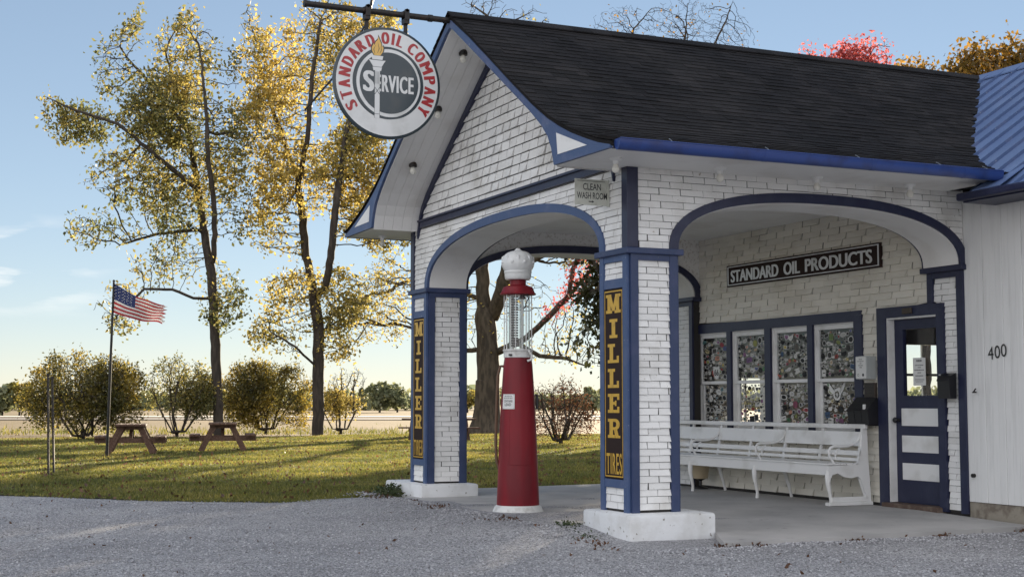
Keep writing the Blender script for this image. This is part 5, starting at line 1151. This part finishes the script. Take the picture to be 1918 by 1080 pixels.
tree("red_maple", "red maple showing above the middle of the dark roof ridge", "tree", 1590, 805, 60.0,
     [[(1590, 808), (1592, 500), (1595, 330)], [(1560, 220), (1555, 140)], [(1625, 200), (1640, 120)]],
     [(1612, 122, 72, 42, 280, 1.3), (1672, 84, 16, 24, 36, 1.1), (1634, 76, 14, 20, 26, 1.1), (1598, 84, 15, 22, 30, 1.1), (1563, 105, 24, 24, 46, 1.1), (1516, 98, 20, 24, 50, 1), (1540, 110, 14, 14, 22, 1), (1590, 260, 120, 110, 260, .9)],
     RED, BARK, step=.26, di=3.5, dk=.24, rmax=.16, lsize=.17, lper=11)
tree("yellow_maple", "small amber maple between the red maple and the blue roof", "tree", 1735, 805, 50.0,
     [[(1735, 808), (1735, 500), (1735, 300)], [(1700, 200), (1720, 140)], [(1760, 200), (1750, 130)]],
     [(1722, 118, 32, 22, 120, 1.3), (1750, 100, 12, 10, 20, 1.2), (1765, 135, 22, 16, 50, 1.2), (1735, 240, 100, 100, 260, 1)],
     AMBER, BARK, step=.24, di=3, dk=.22, rmax=.16, lsize=.18, lper=12)
tree("yellow_maple", "large amber maple rising behind the blue metal roof at the right", "tree", 1868, 815, 44.0,
     [[(1868, 818), (1868, 480), (1868, 300)], [(1830, 200), (1825, 120)], [(1900, 180), (1910, 100)]],
     [(1842, 78, 20, 20, 60, 1.2), (1815, 92, 15, 15, 30, 1), (1880, 85, 22, 20, 60, 1.2), (1912, 62, 18, 22, 50, 1.2), (1855, 120, 60, 22, 170, 1.3), (1925, 110, 45, 45, 120, 1.2), (1790, 128, 22, 14, 40, 1.2), (1868, 250, 130, 110, 380, 1.1), (1990, 200, 90, 130, 220, 1)],
     AMBER, BARK, step=.22, di=3, dk=.20, rmax=.18, lsize=.19, lper=12)
BU = "bushes along the far edge of the lawn"
def bush(label, px, py, dep, stems, blobs, mat, **kw):
    rr = random.Random(px); limbs = [[(px, py + 2), (px, py - 6)]]
    for i in range(stems):
        t = (i + .5) / stems - .5; ex = px + t * kw.get('fan', 130); limbs.append([(px + t * 34, py - 8, rr.uniform(-.4, .4)), (px + t * 70 + rr.uniform(-6, 6), py - 40, rr.uniform(-.8, .8)), (ex + rr.uniform(-8, 8), py - kw.get('top', 85) + abs(t) * 40, rr.uniform(-1.2, 1.2))])
    kw = {k: v for k, v in kw.items() if k not in ('fan', 'top')}
    for _ in range(9):
        c_ = rr.choice(blobs[:2]); t = rr.uniform(-.3, 3.44); blobs = blobs + [(c_[0] + c_[2] * .95 * math.cos(t), c_[1] - c_[3] * .9 * math.sin(t), c_[2] * rr.uniform(.14, .28), c_[3] * rr.uniform(.2, .36), 45, c_[5] * rr.uniform(.6, 1.1))]
    return tree("bush", label, "bush", px, py, dep, limbs, blobs, mat, BARK, step=.11, di=1.6, dk=.10, rmax=.07, tip=.007, natt=1.9, lsize=kw.pop('lsize', .105), lper=kw.pop('lper', 6.5), lspread=.12, group=BU, ttrunk="stems", **kw)
bush("big rounded olive bush behind the flagpole and the first picnic table", 160, 822, 49.6, 9, [(160, 735, 108, 68, 760, 1), (205, 712, 65, 45, 260, 1.1), (85, 760, 45, 45, 150, .9), (235, 770, 45, 40, 120, .6)], OLIVE)
bush("open yellowish bush with bare stems between the two picnic tables", 335, 815, 55.1, 8, [(335, 728, 66, 52, 420, .75), (320, 690, 35, 25, 80, .6), (375, 745, 35, 45, 110, .8)], GREENGOLD)
bush("dense olive bush between the two tall trees, behind the second picnic table", 500, 810, 59.8, 9, [(500, 740, 85, 64, 720, 1.1), (445, 755, 40, 45, 150, .9), (560, 765, 30, 40, 110, 1.1)], OLIVE)
bush("small golden bush just right of the straight dark tree trunk", 640, 810, 59.8, 5, [(642, 757, 44, 28, 200, 1), (655, 715, 30, 28, 90, .06), (625, 725, 20, 30, 50, .05)], GOLD, fan=80, top=60)
bush("nearly leafless twiggy brown bush just right of the red pump", 1050, 830, 44.5, 12, [(1047, 765, 58, 52, 800, .35), (1090, 790, 28, 34, 120, .25), (1010, 790, 25, 34, 120, .25)], RUST, fan=110, top=105, lsize=.07)

# far trees beyond the field
FARG = leaf_mat("far_green_foliage", [(0, (.14, .17, .10)), (.5, (.24, .26, .14)), (1, (.38, .36, .16))], trans=.45, nscale=.12)  # distance haze put into the leaf colour as a paler tone
FARY = leaf_mat("far_yellow_foliage", [(0, (.13, .14, .05)), (.5, (.34, .29, .07)), (.85, (.50, .35, .09)), (1, (.50, .22, .09))], trans=.45, nscale=.2)
def far_tree(label, px, dep, wpx, top, mat, n=900, ls=.55):
    k = dep / 2668.76; foot = dl(dep, (px - 959) * k, -.25); h = (752 - top) * k + 1.4; rw = wpx * k / 2
    r_ = thing("far_tree", label, "tree", tuple(foot), "trees beyond the field")
    t = MB().tube([foot, foot + np.array([0, 0, h * .7])], [rw * .06 + .05, .04], 6).build("trunk", BARK, r_)
    cs = np.array([rng.normal(0, .42, 3) for _ in range(16)]); cs[:, 2] = rng.uniform(.25, .85, 16); rr_ = rng.uniform(.22, .36, 16); j = rng.integers(0, 16, n)
    u = rng.normal(0, 1, (n, 3)); u /= np.linalg.norm(u, axis=1)[:, None]; q = cs[j] + u * rr_[j][:, None] * rng.uniform(.7, 1, (n, 1)) * np.array([1, 1, .5])
    P = foot + np.column_stack([q[:, 0] * rw * 1.1, q[:, 1] * rw * 1.1, np.clip(q[:, 2], .04, 1) * h]); V, F = leaves(P, ls, .1, 1, asp=.8); npmesh("crown", V, F, mat, r_)
far_tree("dark green round tree at the far left edge of the field", 8, 150, 46, 715, FARG)
far_tree("yellow and orange tree beside the big left bush, far away", 40, 150, 44, 706, FARY)
far_tree("far dark green rounded tree left of the front pier, the larger of the close pair", 712, 195, 60, 714, FARG, 1300)
far_tree("far green rounded tree left of the front pier, the smaller of the close pair", 745, 195, 44, 722, FARG)
far_tree("small far bushy tree between the front pier and the massive trunk", 876, 190, 40, 730, FARY)
far_tree("far green tree right of the twiggy bush, seen through the arch", 1110, 170, 70, 722, FARG, 1100)
n = 14000; la = rng.uniform(-150, 120, n); hh = 3.0 + 1.3 * vn(la, la * .4, .11, 3) + .9 * vn(la, la, .37, 5)
P = CAMP + FW * (250 + rng.uniform(-6, 6, n))[:, None] + RT * la[:, None]; P[:, 2] = -.25 + np.clip(hh, .8, 9) * rng.random(n) ** .7
V, F = leaves(P, 1.1, .2, 1, asp=.8); tag(npmesh("treeline", V, F, FARG), kind='stuff')
n = 3500; la = rng.uniform(-60, -8, n); P = CAMP + FW * (61 + rng.normal(0, 1.2, n))[:, None] + RT * (la * .45 + 1)[:, None]; P[:, 2] = -.2 + abs(rng.normal(0, .12, n))
V, F = blades(P, .06 + .16 * rng.random(n), .02, .4); tag(npmesh("tall_dry_grass", V, F, M['grass']), kind='stuff')
n = 3000; dp = 19 + 38 * rng.random(n); la = rng.uniform(-.38, .1, n) * dp; P = CAMP + FW * dp[:, None] + RT * la[:, None]; ok = ~((P[:, 0] > -6.8) & (P[:, 1] > -.5)) & (dp > bnd(la) - .3); P = P[ok]; P[:, 2] = lawn_z(P[:, 0], P[:, 1]) + .035
V, F = leaves(P, .07, .01, 1); tag(npmesh("fallen_leaves", V, F, RUST), kind='stuff')
# weeds and litter by the plinths
WEED = leaf_mat("weed_leaves", [(0, (.03, .05, .018)), (.6, (.06, .085, .03)), (1, (.12, .12, .045))], trans=.3, nscale=4)
def weed(label, pts, n, size, h):
    P = np.array([np.array(pts[rng.integers(len(pts))]) + rng.normal(0, .07, 3) * np.array([1, 1, 0]) for _ in range(n)]); P[:, 2] += abs(rng.normal(0, h, n)); V, F = leaves(P, size, .012, 1); lo = P.min(0)
    o = npmesh("weed_clump", V, F, WEED, loc=tuple(np.array(pts).mean(0))); tag(o, label, "weeds", "weeds against the piers")
weed("leafy green weeds growing against the far pier's white plinth", [(-6.35, -.32, -.06), (-6.1, -.34, -.05), (-5.85, -.36, -.05), (-5.6, -.38, -.04), (-5.95, -.28, 0)], 900, .045, .06)
weed("low dry weeds at the left end of the near pier's white plinth", [(-.85, -.25, -.03), (-.7, -.3, -.04), (-.6, -.35, -.05), (-.35, -.42, -.08), (-.1, -.40, -.09)], 500, .03, .018)
n = 2600; e1 = rng.random(n) < .5; ex = np.where(e1, 1.0 + rng.normal(0, .05, n), rng.uniform(-6.6, .9, n)); ey_ = np.where(e1, rng.uniform(-.3, 4.1, n), -.46 - abs(rng.normal(0, .12, n)))
cl = vn(ex, ey_, 2.3, 3) > .25; ex, ey_ = ex[cl], ey_[cl]; P = np.column_stack([ex, ey_, lot_z(ex, ey_) + .012]); V, F = leaves(P, .035, .01, 1); tag(npmesh("leaf_litter", V, F, RUST), kind='stuff')
n = 200; dp = 10 + 9 * rng.random(n); la = rng.uniform(-.37, .33, n) * dp; P = CAMP + FW * dp[:, None] + RT * la[:, None]; ok = ~((P[:, 0] < 1) & (P[:, 1] > -.45)) & (vn(P[:, 0], P[:, 1], .8, 2) > -.1); P = P[ok]; P[:, 2] = lot_z(P[:, 0], P[:, 1]) + .014
V, F = leaves(P, .045, .004, 1); tag(npmesh("blown_leaves", V, F, RUST), kind='stuff')

# ------------------------------------------------------------------ flag, poles, picnic tables
fp0 = np.array([-22.257, -1.517, -.1]); fp1 = np.array([-21.89, -1.50, 3.99])
po = MB().tube([tuple(fp0), tuple(fp0 + (fp1 - fp0) * .5), tuple(fp1)], [.035, .032, .024], 10); po.lathe([(.03, 0), (.03, .02), (.01, .04)], tuple(fp1), 8)
tag(po.build("flagpole", M['black'], None, loc=tuple(fp0), smooth=True), "thin leaning black pole that carries the flag, left of the first picnic table", "flagpole")
NU, NV = 44, 26; ht = fp1 - np.array([0, 0, .04]); hb = fp0 + (fp1 - fp0) * .825; FV = []
for j in range(NV + 1):
    v = j / NV
    for i in range(NU + 1):
        u = i / NU; top_ = ht + RT * (1.28 * u) + np.array([0, 0, -.50 * u - .10 * math.sin(u * 3)]); bot = hb + RT * (1.27 * u) + np.array([0, 0, -.30 * u - .04 * math.sin(u * 4)])
        if u > .85: fr_ = (u - .85) / .15; top_ = top_ - RT * (.10 * fr_ * abs(math.sin(v * 17 + 1.1)) * 1.2); bot = bot - RT * (.10 * fr_ * abs(math.sin(v * 17 + 1.1)))
        p = top_ + (bot - top_) * v + FW * (.07 * math.sin(u * 9 + v * 2.2) * (.2 + u)) + np.array([0, 0, .02 * math.sin(u * 13 + v * 4) * u]); FV.append(tuple(p))
fm = MB(); fm.v = FV
for j in range(NV):
    for i in range(NU):
        u, st_ = (i + .5) / NU, int((j + .5) / NV * 13); m_ = 2 if (u < .42 and st_ < 7) else (0 if st_ % 2 == 0 else 1)
        a = j * (NU + 1) + i; fm.f.append([a, a + 1, a + NU + 2, a + NU + 1]); fm.m.append(m_)
fo_ = fm.build("flag", [M['flagred'], M['flagwhite'], M['flagblue']], None, loc=tuple(ht), smooth=True, ang=180); tag(fo_, "tattered stars and stripes flag blowing right from the leaning black pole", "flag")
sr = MB()
def fpos(u, v, d):
    i, j = int(u * NU), int(v * NV); p = Vector(FV[j * (NU + 1) + i]); return p - Vector(tuple(FW)) * d
for r in range(9):
    for c in range(6 if r % 2 == 0 else 5):
        p = fpos(.035 + (c + (.5 if r % 2 else 0)) * .064, .03 + r * .056, .006); pts = []
        for q in range(10): rad_ = .016 if q % 2 == 0 else .0065; t = math.pi / 2 + q * math.pi / 5; pts.append(p + Vector(tuple(RT)) * rad_ * math.cos(t) + Vector((0, 0, 1)) * rad_ * math.sin(t))
        sr.add(pts, [list(range(10))])
sr.build("stars", M['flagwhite'], fo_)
for lbl, d0, px_, z1, tilt in (("slim black upright post at the far left of the lawn, the nearer one", 25.5, 97, 1.68, -.07), ("slim black upright post at the far left of the lawn, just behind its twin", 26.3, 107, 1.64, -.10)):
    b0 = dl(d0, (px_ - 959) * d0 / 2668.76, -.12); b1 = b0 + RT * tilt * .75 + np.array([0, 0, z1 + .12]); pm = MB().bar(tuple(b0), tuple(b1), .034, .034, up=tuple(RT)); pm.bbox(tuple(b1 - .026), tuple(b1 + .026), .006)
    for i in range(14): q = b0 + (b1 - b0) * (.35 + i * .045); pm.bbox(tuple(q - FW * .024 - .006), tuple(q - FW * .024 + .006), .002)
    tag(pm.build("metal_post", M['iron'], None, loc=tuple(b0)), lbl, "post", "pair of black posts on the lawn")
pic = thing("picnic_table", "dark brown wooden picnic table with the flagpole in front of it", "picnic table", (0, 0, 0), "picnic tables on the lawn")
b = MB()
for i in range(5): b.bbox((-.37 + i * .149, -.80, .688), (-.37 + i * .149 + .142, .80, .738), .006)
b.build("tabletop", M['wood'], pic)
for s_ in (-1, 1):
    b = MB()
    for i in range(2): x0 = s_ * .72 - .135 + i * .137; b.bbox((x0, -.80, .395), (x0 + .13, .80, .445), .006)
    b.build("bench_plank", M['wood'], pic)
for yy in (-.58, .58):
    for s_ in (-1, 1): MB().bar((s_ * .22, yy, .686), (s_ * .56, yy, 0), .045, .15, up=(1, 0, 0)).build("leg", M['wood'], pic)
    o = .045 * (1 if yy < 0 else -1)
    MB().bbox((-.86, yy + o - .02, .27), (.86, yy + o + .02, .394), .006).build("seat_beam", M['wood'], pic); MB().bbox((-.34, yy + o - .02, .60), (.34, yy + o + .02, .687), .006).build("top_cleat", M['wood'], pic)
for s_ in (-1, 1): MB().bar((0, s_ * .50, .33), (0, s_ * .06, .68), .04, .09, up=(1, 0, 0)).build("brace", M['wood'], pic)
for i, (px_, d, rz, lb) in enumerate(((250, 36.1, 78, None), (420, 38.1, 77, "dark brown wooden picnic table in front of the leaning slender tree"), (823, 48.0, -6, "brown picnic table mostly hidden behind the far pier"))):
    o = pic if i == 0 else dup(pic); o.location = dl(d, (px_ - 959) * d / 2668.76, -.09); o.rotation_euler = (0, 0, R(rz)); o.scale = (1.0, 1.5 if i == 2 else 1.0, 1.0)
    if lb: o['label'] = lb
